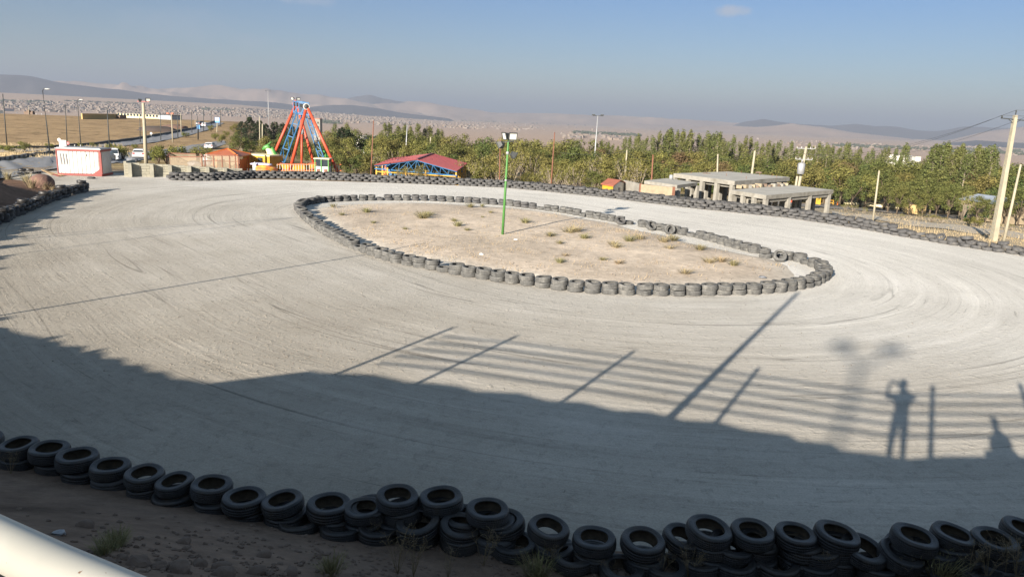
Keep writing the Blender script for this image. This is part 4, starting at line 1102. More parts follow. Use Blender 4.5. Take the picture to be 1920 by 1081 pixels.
for lab, tx, ty, bx, by, r in [('bare dark pole at the photo\'s far left edge', 5, 176, 13, 272, .11),('bare dark pole between the two street lamps by the kiosk', 122, 193, 126, 270, .10),
        ('bare dark pole behind the parked cars', 200.5, 202, 206, 283, .12),('thin dark pole just left of the pale floodlight pole', 262, 213, 263, 266, .10),
        ('thin dark pole right of the pale floodlight pole on the highway', 301, 213, 301.5, 264, .10),('dark pole beside the pale red-topped pole by the highway', 333, 211, 333.5, 258, .12),
        ('dark pole on the highway\'s right side above the bush', 359, 209, 360, 250, .12),('thin dark pole left of the blue sign', 370.5, 218, 371, 262, .10),('dark pole by the highway bend left of the blue sign', 381, 207, 382, 247, .13),
        ('dark pole just left of the blue sign', 395.5, 207, 396, 238, .13),('dark pole rising right behind the blue sign', 413, 206, 414, 238, .14),('far thin pole right of the blue sign', 436, 207, 436.5, 226, .14),
        ('far thin pole at the top of the yellow clump of trees', 445, 206, 445.5, 224, .14),('farthest thin pole left of the dark pines', 451, 207, 451.5, 222, .14)]:
    simple_pole('roadside_pole', lab, 'pole', tx, ty, bx, by, r, r * .7, M['dark_metal'], group='bare poles along the road')
for lab, tx, ty, bx, by, r in [('pale slim pole on the verge right of the red-topped pole', 338.7, 213, 340, 252, .13), ('short pale post by the highway bend', 366, 224, 366, 236, .12), ('tiny pale pole beside the huts on the far left field', 53.5, 199, 54.5, 215, .10)]:
    simple_pole('roadside_pole', lab, 'pole', tx, ty, bx, by, r, r * .7, M['concrete_pole'], group='pale poles along the road')
# pale pole with red floodlights
th, b, t = simple_pole('floodlight_pole', 'pale concrete pole topped by red floodlights behind the block wall', 'light pole', 268.5, 193, 274, 306, .19, .13, M['concrete_pole'], 70, single=False)
part(MB().bar(t + Vector((-.55, 0, .12)), t + Vector((.55, 0, .12)), .08), 'crossarm', M['red_paint'], th)
floodlight(t + Vector((.45, 0, .28)), (.5, -1, -.3), .40, .30, th); floodlight(t + Vector((-.35, 0, .22)), (-1, -.3, -.3), .40, .25, th)
th, b, t = simple_pole('floodlight_pole', 'pale pole with rusty dark floodlights by the highway above the yellow-green bush', 'light pole', 321.5, 214, 324, 267, .16, .11, M['concrete_pole'], single=False)
part(MB().bar(t + Vector((-.8, 0, 0)), t + Vector((.5, 0, 0)), .12), 'crossarm', M['red_paint'], th)
for s in (-.8, .3): part(MB().box(t + Vector((s, -.1, .15)), (.55, .4, .35)), 'lamp', M['brick_roof'], th)

# signs
b, t = pole_pts(407.5, 230, 406.5, 248)
th = thing('road_sign', 'blue-framed white road sign board on a pale post by the highway bend', 'sign', b)
part(MB().tube([b - Vector((0, 0, .2)), t], .14, 8), 'post', M['concrete_pole'], th)
c = dep(407.5, 225, b.y); part(MB().box(c, (1.35, .14, 1.5)), 'frame', M['sign_blue'], th); part(MB().box(c + Vector((0, -.08, .18)), (1.05, .03, .85)), 'panel', M['sign_white'], th)
b, t = pole_pts(372, 238, 372, 262)
th = thing('road_sign', 'small blue sign plate on a dark post left of the blue-framed board', 'sign', b)
part(MB().tube([b, t], .08, 6), 'post', M['dark_metal'], th); part(MB().box(t, (.75, .06, 1.0)), 'panel', M['sign_blue'], th)
b, t = pole_pts(283.5, 250, 283.5, 258)
th = thing('road_sign', 'small white round sign on the far verge of the highway', 'sign', b)
part(MB().tube([b, t], .06, 6), 'post', M['white_paint'], th); part(MB().tube([t + Vector((0, -.05, 0)), t + Vector((0, -.0, 0))], .26, 16), 'disc', M['sign_white'], th)

# ------------------------------------------------------------------ kiosk
p0, p1 = at(109, 328.5), at(192, 331)
d = (p1 - p0).normalized(); nb = Vector((-d.y, d.x, 0)).normalized()
if nb.y < 0: nb = -nb
Lk = (p1 - p0).length; HK = dep(109, 278, p0.y).z; DK = 2.1
rzk = math.atan2(d.y, d.x)
k = thing('site_kiosk', 'white corrugated steel kiosk with a red frame left of the block wall', 'kiosk', p0, rzk)
def kb_(mb, name, m, par=None): o = bpy.data.objects.new(name, mb.mesh(name, m)); COL.objects.link(o); o.parent = par or k; return o
mb = MB(); nrib = 60; hz0, hz1 = .20, HK - .16
pts = []
for i in range(nrib + 1):
    x = .08 + (Lk - .16) * i / nrib; yy = .01 + (.045 if i % 6 == 4 else (.012 if i % 6 == 1 else 0)); pts.append((x, yy))
vs = [(x, y, z) for x, y in pts for z in (hz0, hz1)]
mb.add(vs, [(2 * i, 2 * i + 2, 2 * i + 3, 2 * i + 1) for i in range(nrib)]); mb.box((Lk / 2, DK / 2 + .04, (hz0 + hz1) / 2), (Lk - .12, DK - .1, hz1 - hz0))
kb_(mb, 'wall', M['white_paint'])
fm = MB().bar((0, 0, .10), (Lk, 0, .10), .09, .17).bar((0, 0, HK - .10), (Lk, 0, HK - .10), .10, .17).bar((Lk - .04, -.01, .19), (Lk - .04, -.01, HK - .19), .14, .18).bar((.03, -.01, .19), (.03, -.01, HK - .19), .06, .08)
fm.bar((Lk, 0.06, .10), (Lk, DK, .10), .09, .17).bar((Lk, .06, HK - .10), (Lk, DK, HK - .10), .09, .17)
fm.prism([(Lk - .72, -.02, .185), (Lk - .1, -.02, .185), (Lk - .1, -.02, .62)], (0, .03, 0))
kb_(fm, 'frame', M['red_paint'])
kb_(MB().box((Lk / 2, DK / 2, HK + .01), (Lk + .12, DK + .12, .06)).box((Lk / 2 - .03, DK / 2, HK + .06), (Lk - .1, DK - .2, .05)), 'roof', M['galv'])
kb_(MB().prism([(.10, -.005, .26), (.95, -.005, .26), (.95, -.005, HK - .2), (.10, -.005, HK - .2)], (0, .02, 0)), 'door', M['white_paint'])
vt = MB()
for q in range(3): vt.prism([(.25 + q * .22, -.02, HK * .82), (.34 + q * .22, -.02, HK * .82), (.40 + q * .22, -.02, HK * .42), (.31 + q * .22, -.02, HK * .42)], (0, -.03, 0))
kb_(vt, 'window_bars', M['grey_metal'])
kb_(MB().box((Lk * .66, -.03, HK * .78), (.08, .06, .18)), 'lamp', M['cream'])
# sign fixed behind the kiosk
b = hit(118, 300); b = Vector((p0.x + .05, p0.y + 2.6, 0)); b.z = gz(b.x, b.y)
th = thing('notice_board', 'white notice board with a round disc rising behind the kiosk\'s left end', 'sign', b)
c = dep(119, 270, b.y); e = dep(111, 262, b.y)
part(MB().tube([b, (b.x, b.y, c.z)], .04, 6).tube([(b.x + .5, b.y, b.z), (b.x + .5, b.y, c.z)], .04, 6), 'post', M['white_paint'], th)
part(MB().box(c + Vector((-.06, 0, -.05)), (.58, .04, .72)), 'panel', M['sign_white'], th)
part(MB().lathe([(.10, 0), (.14, 0), (.14, .02), (.10, .02)], 16, c + Vector((-.05, -.025, .08)), axis=Matrix.Rotation(R(90), 3, 'X'), closed=True), 'emblem', M['grey_metal'], th)
part(MB().tube([e + Vector((0, -.03, 0)), e + Vector((0, .0, 0))], .13, 18), 'disc', M['sign_white'], th)
b = Vector((p0.x + 1.15, p0.y + 2.7, 0)); b.z = gz(b.x, b.y); c = dep(127.5, 268.5, b.y)
th = thing('road_sign', 'dark red round sign on a post behind the kiosk\'s roof', 'sign', b)
part(MB().tube([b, c], .03, 6), 'post', M['grey_metal'], th); part(MB().tube([c + Vector((0, -.05, 0)), c + Vector((0, -.03, 0))], .155, 20), 'disc', M['sign_red'], th)
part(MB().box(c + Vector((0, -.055, 0)), (.16, .008, .045)), 'bar', M['white_paint'], th)
# planks left of the kiosk
for i, (a, e, lab) in enumerate([((85, 322), (118, 329), 'long orange plank lying on the dust left of the kiosk'), ((80, 320), (98, 327), 'short tan plank propped left of the kiosk'), ((92, 326), (112, 330), 'red beam end lying under the kiosk\'s left corner')]):
    A, B = hit(*a), at(*e, .06); tag(MB().bar(A + Vector((0, 0, .08)), B, .2, .05).build('plank', [M['wood'], M['wood'], M['red_paint']][i], origin=tuple(A)), lab, 'plank', 'planks beside the kiosk')
p = at(171, 333, .08); tag(MB().lathe([(.18, -.05), (.30, -.06), (.31, .02), (.24, .06), (.18, .05)], 20, p, closed=True).build('flat_tyre', M['rubber_grey'], origin=tuple(p)), 'flat worn tyre lying under the kiosk\'s front edge', 'tyre')

# ------------------------------------------------------------------ cars
def car(label, px, base, kind, heading, m):
    p = hit(px, base); th = thing('parked_car', label, 'car', p, heading, 'cars on the road behind the kiosk')
    L_, Wd = (4.3, 1.72); hh = 1.42 if kind == 'hatch' else 1.72
    prof = [(-L_/2,.38),(-L_/2,.80),(-L_/2+.12,.95),(-L_/2+.55,1.0)] + [(L_/2-1.05,.95),(L_/2-.12,.74),(L_/2,.55),(L_/2,.34),(L_/2-.2,.24),(-L_/2+.2,.24)]
    mb = MB()
    def loft(poly, w0, w1, zsplit):
        n = len(poly); vs = [(x, -(w0 if z < zsplit else w1), z) for x, z in poly] + [(x, (w0 if z < zsplit else w1), z) for x, z in poly]
        mb.add(vs, [tuple(range(n - 1, -1, -1)), tuple(range(n, 2 * n))] + [(i, (i + 1) % n, n + (i + 1) % n, n + i) for i in range(n)])
    loft(prof, Wd / 2, Wd / 2 - .05, .9)
    cab = [(-L_/2+.10,.98),(-L_/2+.42,hh-.06),(-L_/2+.75,hh),(.35,hh),(.62,hh-.06),(L_/2-1.1,.96)]
    n = len(cab); vs = [(x, -(Wd/2-.06 - .16 * (z - .96) / (hh - .96)), z) for x, z in cab]; vs += [(x, -y, z) for x, y, z in vs]
    mb.add(vs, [tuple(range(n - 1, -1, -1)), tuple(range(n, 2 * n))] + [(i, (i + 1) % n, n + (i + 1) % n, n + i) for i in range(n)])
    def pt(nm, mb_, mm, par=th): o = bpy.data.objects.new(nm, mb_.mesh(nm, mm)); COL.objects.link(o); o.parent = par; return o
    pt('body', mb, m)
    def quad(a, b_, c_, d_, t_): return MB().prism([a, b_, c_, d_], t_)
    zt = hh - .12; yb, yt = Wd/2 - .12, Wd/2 - .24
    pt('rear_window', quad((-L_/2+.115,-yb,1.04),(-L_/2+.115,yb,1.04),(-L_/2+.39,yt,zt),(-L_/2+.39,-yt,zt),(-.02,0,.008)), M['glass'])
    pt('windscreen', quad((L_/2-1.17,-yb,1.02),(L_/2-1.17,yb,1.02),(.66,yt,zt),(.66,-yt,zt),(.03,0,.02)), M['glass'])
    for s in (-1, 1):
        pt('side_window', quad((-L_/2+.55,s*(yb+.05),1.04),(L_/2-1.35,s*(yb+.05),1.04),(.40,s*(yt+.07),zt),(-L_/2+.75,s*(yt+.07),zt),(0,s*.02,0)), M['glass'])
        pt('headlight', MB().box((L_/2-.06, s*(Wd/2-.26), .70), (.14,.36,.15)), M['lens'])
        pt('tail_light', MB().box((-L_/2+.0, s*(Wd/2-.20), .82), (.10,.30,.20)), M['tail'])
        for x in (-L_/2+.78, L_/2-.82):
            w = pt('wheel', MB().lathe([(.17,-.10),(.31,-.10),(.33,-.06),(.33,.06),(.31,.10),(.17,.10)], 18, (x, s*(Wd/2-.10), .33), axis=Matrix.Rotation(R(90),3,'X'), closed=True), M['rubber'])
            pt('rim', MB().tube([(x, s*(Wd/2-.16), .33),(x, s*(Wd/2-.01), .33)], .18, 12), M['galv'], w)
    pt('rear_bumper', MB().box((-L_/2+.0, 0, .46), (.16, Wd-.1, .22)), M['dark_metal'] if kind == 'suv' else m)
    pt('number_plate', MB().box((-L_/2-.10, 0, .62), (.02,.5,.12)), M['sign_white'])
    return th
car('white hatchback seen from behind, parked right of the dusty shrub', 262, 296, 'hatch', R(112), M['car_white'])
car('white off-road car facing the camera, half hidden right of the kiosk', 214, 301, 'suv', R(-70), M['car_white'])
car('silver-white car cut off by the kiosk\'s right end', 200, 303, 'hatch', R(110), M['car_silver'])
car('small white car far off above the orange pyramid roof', 395, 279, 'hatch', R(100), M['car_white'])
car('tiny white car on the highway bend near the blue sign', 388, 238, 'hatch', R(80), M['car_white'])
car('dark car on the highway just left of the tiny white car', 377, 235, 'hatch', R(80), M['asphalt'])

# ------------------------------------------------------------------ concrete block wall with piers
a, b = at(234.5, 331), at(455, 331.5)
dv = (b - a); Lw = dv.length; dv.normalize(); nv = Vector((dv.y, -dv.x, 0))
ht = lambda f: dep(234.5 + (455 - 234.5) * f, 304 + 12 * min(f, 1), (a + (b - a) * f).y).z
th = thing('block_wall', 'low grey concrete block wall with square piers behind the tyre pile', 'wall', a)
for q in range(8):
    f0, f1 = q / 8, (q + 1) / 8 - .002
    A, B = a + (b - a) * f0, a + (b - a) * f1
    h = (ht(f0) + ht(f1)) / 2
    mb = MB(); nc = 5
    for c_ in range(nc):
        z0, z1 = h * c_ / nc, h * (c_ + 1) / nc - .025; o_ = rnd.uniform(-.012, .012)
        m0 = rnd.uniform(.35, .65); M0 = A.lerp(B, m0)
        for P_, Q_ in ((A, A.lerp(B, m0 - .008)), (A.lerp(B, m0 + .008), B)):
            mb.bar(P_ + nv * o_ + Vector((0, 0, (z0 + z1) / 2)), Q_ + nv * o_ + Vector((0, 0, (z0 + z1) / 2)), .22, z1 - z0)
    mb.bar(A + Vector((0, 0, h / 2 - .02)) - nv * .02, B + Vector((0, 0, h / 2 - .02)) - nv * .02, .14, h - .04)
    part(mb, 'wall_panel', M['block'], th)
for px in (244, 283, 316, 352, 386, 420):
    f = (px - 234.5) / 220.5; c = a + (b - a) * f; h = ht(f) - .03
    part(MB().bar(c + nv * .13 + Vector((0, 0, h / 2)), c + nv * .62 + Vector((0, 0, h / 2)), .28, h), 'pier', M['block'], th)
A = a; B = a + Vector((-.3, 2.2, 0))
part(MB().bar(A + Vector((0, .12, .6)), B + Vector((0, 0, .6)), .2, 1.3), 'end_panel', M['block'], th)
tag(MB().ico(hit(248, 306) + Vector((0, 0, .35)), .5, 2, .18, sq=(1.6, 1, .8)).build('tarpaulin_bundle', M['tarp'], origin=tuple(hit(248, 306))), 'dark tarpaulin bundle lying behind the block wall\'s left end', 'tarpaulin')

# netted enclosure
Y0 = 72
def pp(px, py, Y=Y0): return dep(px, py, Y)
th = thing('netted_enclosure', 'netted play enclosure with a faded orange frame behind the block wall', 'enclosure', pp(312, 316))
fr = MB(); gb = -1.6
xs_ = [312, 378, 384, 400, 416, 430, 441, 446]
for x in xs_: fr.bar((pp(x, 292).x, Y0, gb), pp(x, 292), .09)
fr.bar(pp(312, 294), pp(381, 294), .09).bar(pp(384, 291), pp(446, 292), .09).bar(pp(384, 301), pp(446, 303), .05)
B1, B2, B3 = pp(318, 287, 75), pp(378, 289, 75), pp(448, 292, 75)
fr.bar(pp(312, 294), B1, .09).bar(B1, B2, .08).bar(pp(381, 294), B2, .09).bar(B1, (B1.x, B1.y, gb), .08).bar(B2, (B2.x, B2.y, gb), .08).bar(B3, (B3.x, B3.y, gb), .08).bar(pp(446, 292), B3, .08)
part(fr, 'frame', M['rust_orange'], th)
nt_ = MB()
def qd(a, b): nt_.add([(a.x, a.y, gb), (b.x, b.y, gb), b, a], [(0, 1, 2, 3)])
qd(pp(312, 294), pp(381, 294)); qd(pp(384, 291), pp(446, 292)); qd(B1, B2); qd(pp(312, 294), B1); qd(B2, B3)
part(nt_, 'netting', M['net'], th)
c = pp(388, 298, 73.5); tag(MB().ico(c + Vector((0, 0, -.2)), .5, 2, .25, sq=(1, .6, 1.3)).build('grey_bundle', M['galv'], origin=tuple(c)), 'crumpled grey bundle hanging inside the netted enclosure', 'bundle')
c = pp(364, 306, 73.5); tag(MB().ico(c + Vector((0, 0, -.2)), .55, 2, .2, sq=(1.3, .6, .8)).build('grey_bundle', M['galv'], origin=tuple(c)), 'low grey bundle lying inside the netted enclosure\'s middle', 'bundle')

# orange pyramid-roof booth
Yk = 80; ap = dep(427, 279, Yk + 1.5); e0, e1, e2, e3 = dep(386, 291, Yk - .5), dep(448, 292, Yk - 1.5), dep(470, 289, Yk + 3.5), dep(402, 287, Yk + 4)
zE = (e0.z + e1.z) / 2
for e in (e0, e1, e2, e3): e.z = zE
th = thing('roofed_booth', 'booth with an orange pyramid roof left of the yellow container', 'booth', ((e0 + e2) / 2).to_2d().to_3d() + Vector((0, 0, gz(*((e0 + e2) / 2).xy))))
mb = MB(); tk = Vector((0, 0, -.10))
mb.add([e0, e1, e2, e3, ap, e0 + tk, e1 + tk, e2 + tk, e3 + tk], [(0,1,4),(1,2,4),(2,3,4),(3,0,4),(0,5,6,1),(1,6,7,2),(2,7,8,3),(3,8,5,0),(8,7,6,5)])
part(mb, 'roof', M['orange_roof'], th)
part(MB().bar(e1 + Vector((0, 0, .03)), ap + Vector((0, 0, .03)), .10).bar(e0 + Vector((0, 0, .03)), ap + Vector((0, 0, .03)), .10).bar(e2 + Vector((0, 0, .03)), ap + Vector((0, 0, .03)), .10), 'ridge_cap', M['orange'], th)
cen = (e0 + e1 + e2 + e3) / 4
for e in (e0, e1, e2, e3):
    f = e.lerp(cen, .12); part(MB().bar((f.x, f.y, gz(f.x, f.y)), (f.x, f.y, zE - .05), .14), 'post', M['orange'], th)
g0 = gz(cen.x, cen.y); f0, f1 = e1.lerp(cen, .2), e2.lerp(cen, .2)
part(MB().bar(Vector((f0.x, f0.y, g0 + .7)), Vector((f1.x, f1.y, g0 + .7)), .08, 1.4), 'counter', M['orange'], th)
# yellow container
A, B = dep(456, 312, 84), dep(506, 311, 82.5); zt = dep(480, 290.5, 83.2).z; zb = gz(A.x, A.y)
th = thing('container_cabin', 'yellow corrugated cabin with a small window left of the dragon ride', 'cabin', (A.x, A.y, zb))
mb = MB(); dv = (B - A).to_2d().normalized().to_3d(); nv = Vector((-dv.y, dv.x, 0)); n = 44; Lc = (B - A).to_2d().length; vs = []
for i in range(n + 1):
    p = Vector((A.x, A.y, 0)) + dv * (Lc * i / n) + nv * (.06 if (i // 2) % 2 else 0); vs += [(p.x, p.y, zb + .35), (p.x, p.y, zt - .08)]
mb.add(vs, [(2*i, 2*i+2, 2*i+3, 2*i+1) for i in range(n)])
c = Vector((A.x, A.y, (zb + .35 + zt - .08) / 2)) + dv * Lc / 2 + nv * 1.1; mb.box(c, (Lc, 2.0, zt - zb - .43), math.atan2(dv.y, dv.x))
part(mb, 'wall', M['yellow'], th)
part(MB().box(c + Vector((0, 0, (zt - zb - .43) / 2 + .06)), (Lc + .1, 2.3, .12), math.atan2(dv.y, dv.x)), 'roof', M['cream'], th)
w = dep(487.5, 299, 82.9) - nv * .03; part(MB().box(w, (.55, .08, .42), math.atan2(dv.y, dv.x)), 'window', M['glass'], th)
part(MB().box(c + Vector((0, 0, -(zt - zb) / 2 + .1)), (Lc - .3, 1.8, .5), math.atan2(dv.y, dv.x)), 'base', M['dark_metal'], th)

# ------------------------------------------------------------------ dragon pendulum ride
Yf, Yb, Ym = 82, 88, 85
base_z = lambda p: gz(p.x, p.y)
o0 = dep(590, 330, Ym); th = thing('dragon_ride', 'swinging dragon boat ride with tall orange-red legs and blue lattice arms', 'fairground ride', (o0.x, o0.y, gz(o0.x, o0.y)))
def leg(top, bot, Y, r=.185):
    t_ = dep(*top, Y); b_ = dep(*bot, Y); d_ = (b_ - t_).normalized(); g_ = gz(b_.x, b_.y); 
    if b_.z > g_: b_ = b_ + d_ * ((b_.z - g_) / -d_.z)
    part(MB().tube([t_, b_], [r * .82, r], 14), 'leg', M['orange_red'], th, True)
    part(MB().box(b_ + Vector((0, 0, .1)), (.9, .9, .3)), 'leg_foot', M['concrete'], th)
leg((574, 203), (543, 322), Yf); leg((577, 203), (633, 322), Yf)
leg((554, 197), (507, 305), Yb); leg((557, 197), (589, 308), Yb)
hf, hb = dep(574.5, 200, Yf), dep(554, 195.5, Yb); ax = (hf - hb).normalized()
hubq = ax.to_track_quat('Z', 'Y').to_matrix()
part(MB().tube([hb, hf], .16, 10), 'axle', M['dark_metal'], th, True)
for c, Y in ((hf, Yf), (hb, Yb)):
    h_ = part(MB().lathe([(.25, -.20), (.33, -.20), (.36, 0), (.33, .20), (.25, .20)], 24, c, axis=hubq, closed=True), 'hub', M['white_paint'] if Y == Yf else M['orange_red'], th, True)
    part(MB().tube([c - ax * .17, c + ax * .17], .24, 20), 'hub_cap', M['dark_metal'], h_, True)
# blue carriage between the hubs
mb = MB(); c1, c2 = hb.lerp(hf, .25), hb.lerp(hf, .80)
for s in (-.55, .55):
    for z in (.35, -.9): mb.bar(c1 + Vector((s, 0, z)), c2 + Vector((s, 0, z)), .09)
    for c in (c1, c1.lerp(c2, .5), c2): mb.bar(c + Vector((s, 0, .35)), c + Vector((s, 0, -.9)), .08)
for c in (c1, c2):
    for z in (.35, -.9): mb.bar(c + Vector((-.55, 0, z)), c + Vector((.55, 0, z)), .12)
    mb.bar(c + Vector((-.55, 0, -.9)), c + Vector((.55, 0, .35)), .08)
part(mb, 'carriage', M['blue'], th)
def lattice(t1, t2, b1, b2, Y, n=5):
    for dy in (-.9, .9):
        T1, T2, B1, B2 = dep(*t1, Y + dy * .3), dep(*t2, Y + dy * .3), dep(*b1, Y + dy), dep(*b2, Y + dy)
        mb = MB().bar(T1, B1, .10).bar(T2, B2, .10)
        for i in range(1, n + 1):
            f = i / n; mb.bar(T1.lerp(B1, f), T2.lerp(B2, f), .07)
            g_ = (i - 1) / n; mb.bar(T1.lerp(B1, g_), T2.lerp(B2, f), .05)
        part(mb, 'lattice_arm', M['blue'], th)
lattice((557, 208), (568, 210), (522, 300), (533, 305), Ym, 4); lattice((570, 208), (577, 207), (599, 298), (608, 298), Ym, 6)
# small motor tower under the axle
part(MB().tube([dep(566, 240, Ym), dep(565.5, 330, Ym)], .13, 8), 'drive_post', M['orange_red'], th, True)
part(MB().tube([dep(566.5, 242, Ym), dep(566.5, 252, Ym)], .22, 10), 'motor', M['galv'], th, True)
# boat hull
mb = MB(); A, B = dep(497, 303, Ym), dep(622, 303, Ym); n = 16; secs = []
for i in range(n + 1):
    f = i / n; c = A.lerp(B, f); sagv = -1.15 * (4 * f * (1 - f)) ** .8; w = .25 + 1.0 * (4 * f * (1 - f)) ** .5
    top = c.z + .35 + sagv * .55; bot = c.z - .15 + sagv
    secs.append([(c.x, Ym - w, top), (c.x, Ym - w * .75, (top + bot) / 2 - .1), (c.x, Ym - w * .2, bot), (c.x, Ym + w * .2, bot), (c.x, Ym + w * .75, (top + bot) / 2 - .1), (c.x, Ym + w, top)])
vs = [v for s in secs for v in s]; mb.add(vs, [(6*i+k, 6*i+k+1, 6*(i+1)+k+1, 6*(i+1)+k) for i in range(n) for k in range(5)] + [tuple(range(6)), tuple(6*n+k for k in range(5, -1, -1))])
hull = part(mb, 'hull', M['yellow'], th)
st = MB()
for i in range(n):
    p, q_ = Vector(secs[i][0]), Vector(secs[i + 1][0]); st.bar(p + Vector((0, -.03, .02)), q_ + Vector((0, -.03, .02)), .08, .14)
    p, q_ = Vector(secs[i][1]), Vector(secs[i + 1][1]); st.bar(p + Vector((0, -.05, 0)), q_ + Vector((0, -.05, 0)), .05, .10)
part(st, 'hull_stripe', M['orange_red'], hull)
# dragon neck and head at the left end
np_ = [dep(522, 306, Ym), dep(514, 300, Ym), dep(508, 290, Ym), dep(505, 282, Ym), dep(502, 278, Ym)]
part(MB().tube(np_, [.62, .55, .42, .34, .28], 14), 'neck', M['cream'], th, True)
part(MB().tube([p + Vector((.34, .12, .05)) for p in np_], [.55, .46, .34, .27, .26], 12), 'mane', M['bright_green'], th, True)
hd = dep(502, 277, Ym)
h_ = part(MB().tube([hd + Vector((.35, 0, .0)), hd + Vector((.05, 0, .12)), hd + Vector((-.35, 0, -.02)), hd + Vector((-.62, 0, -.22))], [.22, .33, .24, .10], 12).tube([hd + Vector((.05, -.15, .3)), hd + Vector((.4, -.2, .7))], [.08, .02], 6).tube([hd + Vector((.05, .15, .3)), hd + Vector((.4, .2, .7))], [.08, .02], 6), 'head', M['bright_green'], th, True)
for s in (-1, 1): part(MB().ico(hd + Vector((-.2, s * .22, .12)), .07, 1), 'eye', M['white_paint'], h_, True)
tp = [dep(600, 308, Ym), dep(611, 300, Ym), dep(614, 291, Ym), dep(611, 284, Ym), dep(606, 283, Ym)]
part(MB().tube(tp, [.5, .42, .34, .22, .06], 12), 'tail', M['bright_green'], th, True)
# rows of seats: backs over the hull
sb = MB()
for i in range(5, 12):
    c = A.lerp(B, i / n); sb.box((c.x, Ym, c.z - .15 - .35), (.10, 1.7, .55))
part(sb, 'seat_backs', M['orange'], th)
# top floodlight cluster
t_ = dep(554, 186, Yb); 
part(MB().tube([hb, t_ + Vector((0, 0, -.1))], .10, 8), 'lamp_post', M['orange_red'], th, True)
for s in (-1, 1): floodlight(t_ + Vector((s * .34, -.05, .05)), (s * .6, -1, -.3), .40, .26, th)

# railing round the ride, ticket booth, fairground boat
rl = [dep(520, 318, 80.5), dep(560, 318, 80), dep(600, 318, 80), dep(640, 318, 80.5)]
th = thing('ride_railing', 'thin white and orange railing along the front of the dragon ride', 'railing', rl[0].to_2d().to_3d() + Vector((0, 0, gz(*rl[0].xy))))
mb, m2 = MB(), MB()
for a, b in zip(rl[:-1], rl[1:]):
    for h in (.55, -.1): mb.bar(a + Vector((0, 0, h)), b + Vector((0, 0, h)), .06)
    for i in range(8): p = a.lerp(b, i / 8); m2.bar((p.x, p.y, gz(p.x, p.y)), p + Vector((0, 0, .6)), .045)
part(mb, 'rail', M['orange'], th); part(m2, 'baluster', M['white_paint'], th)
a, b = dep(591, 326, 79), dep(616, 326, 79); zt = dep(600, 298, 79).z; zb = gz(a.x, a.y); wd = (b - a).length; c = (a + b) / 2
th = thing('ticket_booth', 'small white and green ticket booth in front of the dragon ride\'s right leg', 'booth', (c.x, c.y, zb))
zm = dep(600, 312, 79).z
part(MB().box((c.x, c.y + .6, (zb + zm) / 2), (wd, 1.2, zm - zb)), 'wall', M['white_paint'], th)
part(MB().box((c.x + .05, c.y + .6, (zm + zt) / 2), (wd * .92, 1.1, zt - zm - .1)), 'window', M['glass'], th)
mb = MB()
for x in (-wd / 2, -.05, wd / 2):
    for y in (0, 1.2): mb.bar((c.x + x, c.y + y, zb), (c.x + x, c.y + y, zt), .10)
part(mb, 'frame', M['bright_green'], th)
part(MB().box((c.x, c.y + .6, zt + .03), (wd + .25, 1.5, .10)), 'roof', M['cream'], th)
pb = part(MB().box((c.x - .36, c.y - .012, zm - .5), (.35, .02, .45)).box((c.x + .42, c.y - .012, zm - .5), (.35, .02, .45)), 'poster', M['rust_orange'], th)
a = dep(498, 318, 80); zb = gz(a.x, a.y)
th = thing('fairground_boat', 'low colourful fairground boat with flame mural left of the dragon ride', 'ride car', (a.x, a.y, zb))
mb = MB(); n = 12; L0, L1 = dep(475, 318, 80).x, dep(520, 318, 80).x; vs = []
zt = dep(490, 308, 80).z
for i in range(n + 1):
    f = i / n; x = L0 + (L1 - L0) * f; h = zt - .0 - .5 * abs(f - .45) ** 1.3 * 1.6; w = .9 * (1 - (2 * f - 1) ** 4) + .1
    vs += [(x, 80 - w, zb + .1), (x, 80 - w * 1.1, (zb + h) / 2 + .3), (x, 80 - w * .6, h), (x, 80 + w * .6, h), (x, 80 + w * 1.1, (zb + h) / 2 + .3), (x, 80 + w, zb + .1)]
mb.add(vs, [(6*i+k, 6*(i+1)+k, 6*(i+1)+k+1, 6*i+k+1) for i in range(n) for k in range(5)] + [tuple(range(6)), tuple(6*n+k for k in range(5, -1, -1))])
part(mb, 'body', M['mural'], th, True)
p0_ = dep(490, 307.5, 80); part(MB().ico(p0_ + Vector((0, 0, -.02)), .5, 2, .05, sq=(2.6, 1.1, .35)), 'cover', mat('lilac_cover', (.42, .42, .55), .5), th, True)
p0_ = dep(478, 316, 79.2); part(MB().tube([p0_ + Vector((0, 0, -.5)), p0_ + Vector((0, 0, .3)), p0_ + Vector((0, 0, .7))], [.3, .22, .03], 10), 'bow_cone', M['sign_white'], th, True)

# ------------------------------------------------------------------ red pavilion
Fl, Fr, Br, Bl, Rf, Rb = dep(702, 309.5, 88), dep(857, 320.5, 82), dep(876, 306.5, 93), dep(735, 296.5, 100), dep(781, 299, 85), dep(811, 288, 97)
ez = Fr.z
th = thing('pavilion', 'open pavilion with a red sheet roof on blue trusses and yellow posts', 'pavilion', (Rf.x, Rf.y, gz(Rf.x, Rf.y)))
def slope(a, b, c, d, nrib):
    mb = MB(); nrm = (b - a).cross(d - a).normalized()
    if nrm.z < 0: nrm = -nrm
    mb.prism([a, b, c, d], -nrm * .06)
    for i in range(nrib + 1):
        f = i / nrib; mb.bar(a.lerp(b, f) + nrm * .025, d.lerp(c, f) + nrm * .025, .06, .05)
    return mb
part(slope(Rf, Rb, Br, Fr, 15), 'roof', M['red_roof'], th); part(slope(Rb, Rf, Fl, Bl, 15), 'roof', M['red_roof'], th)
part(MB().bar(Rf + Vector((0, 0, .06)), Rb + Vector((0, 0, .06)), .28, .06), 'ridge_cap', M['red_roof'], th)
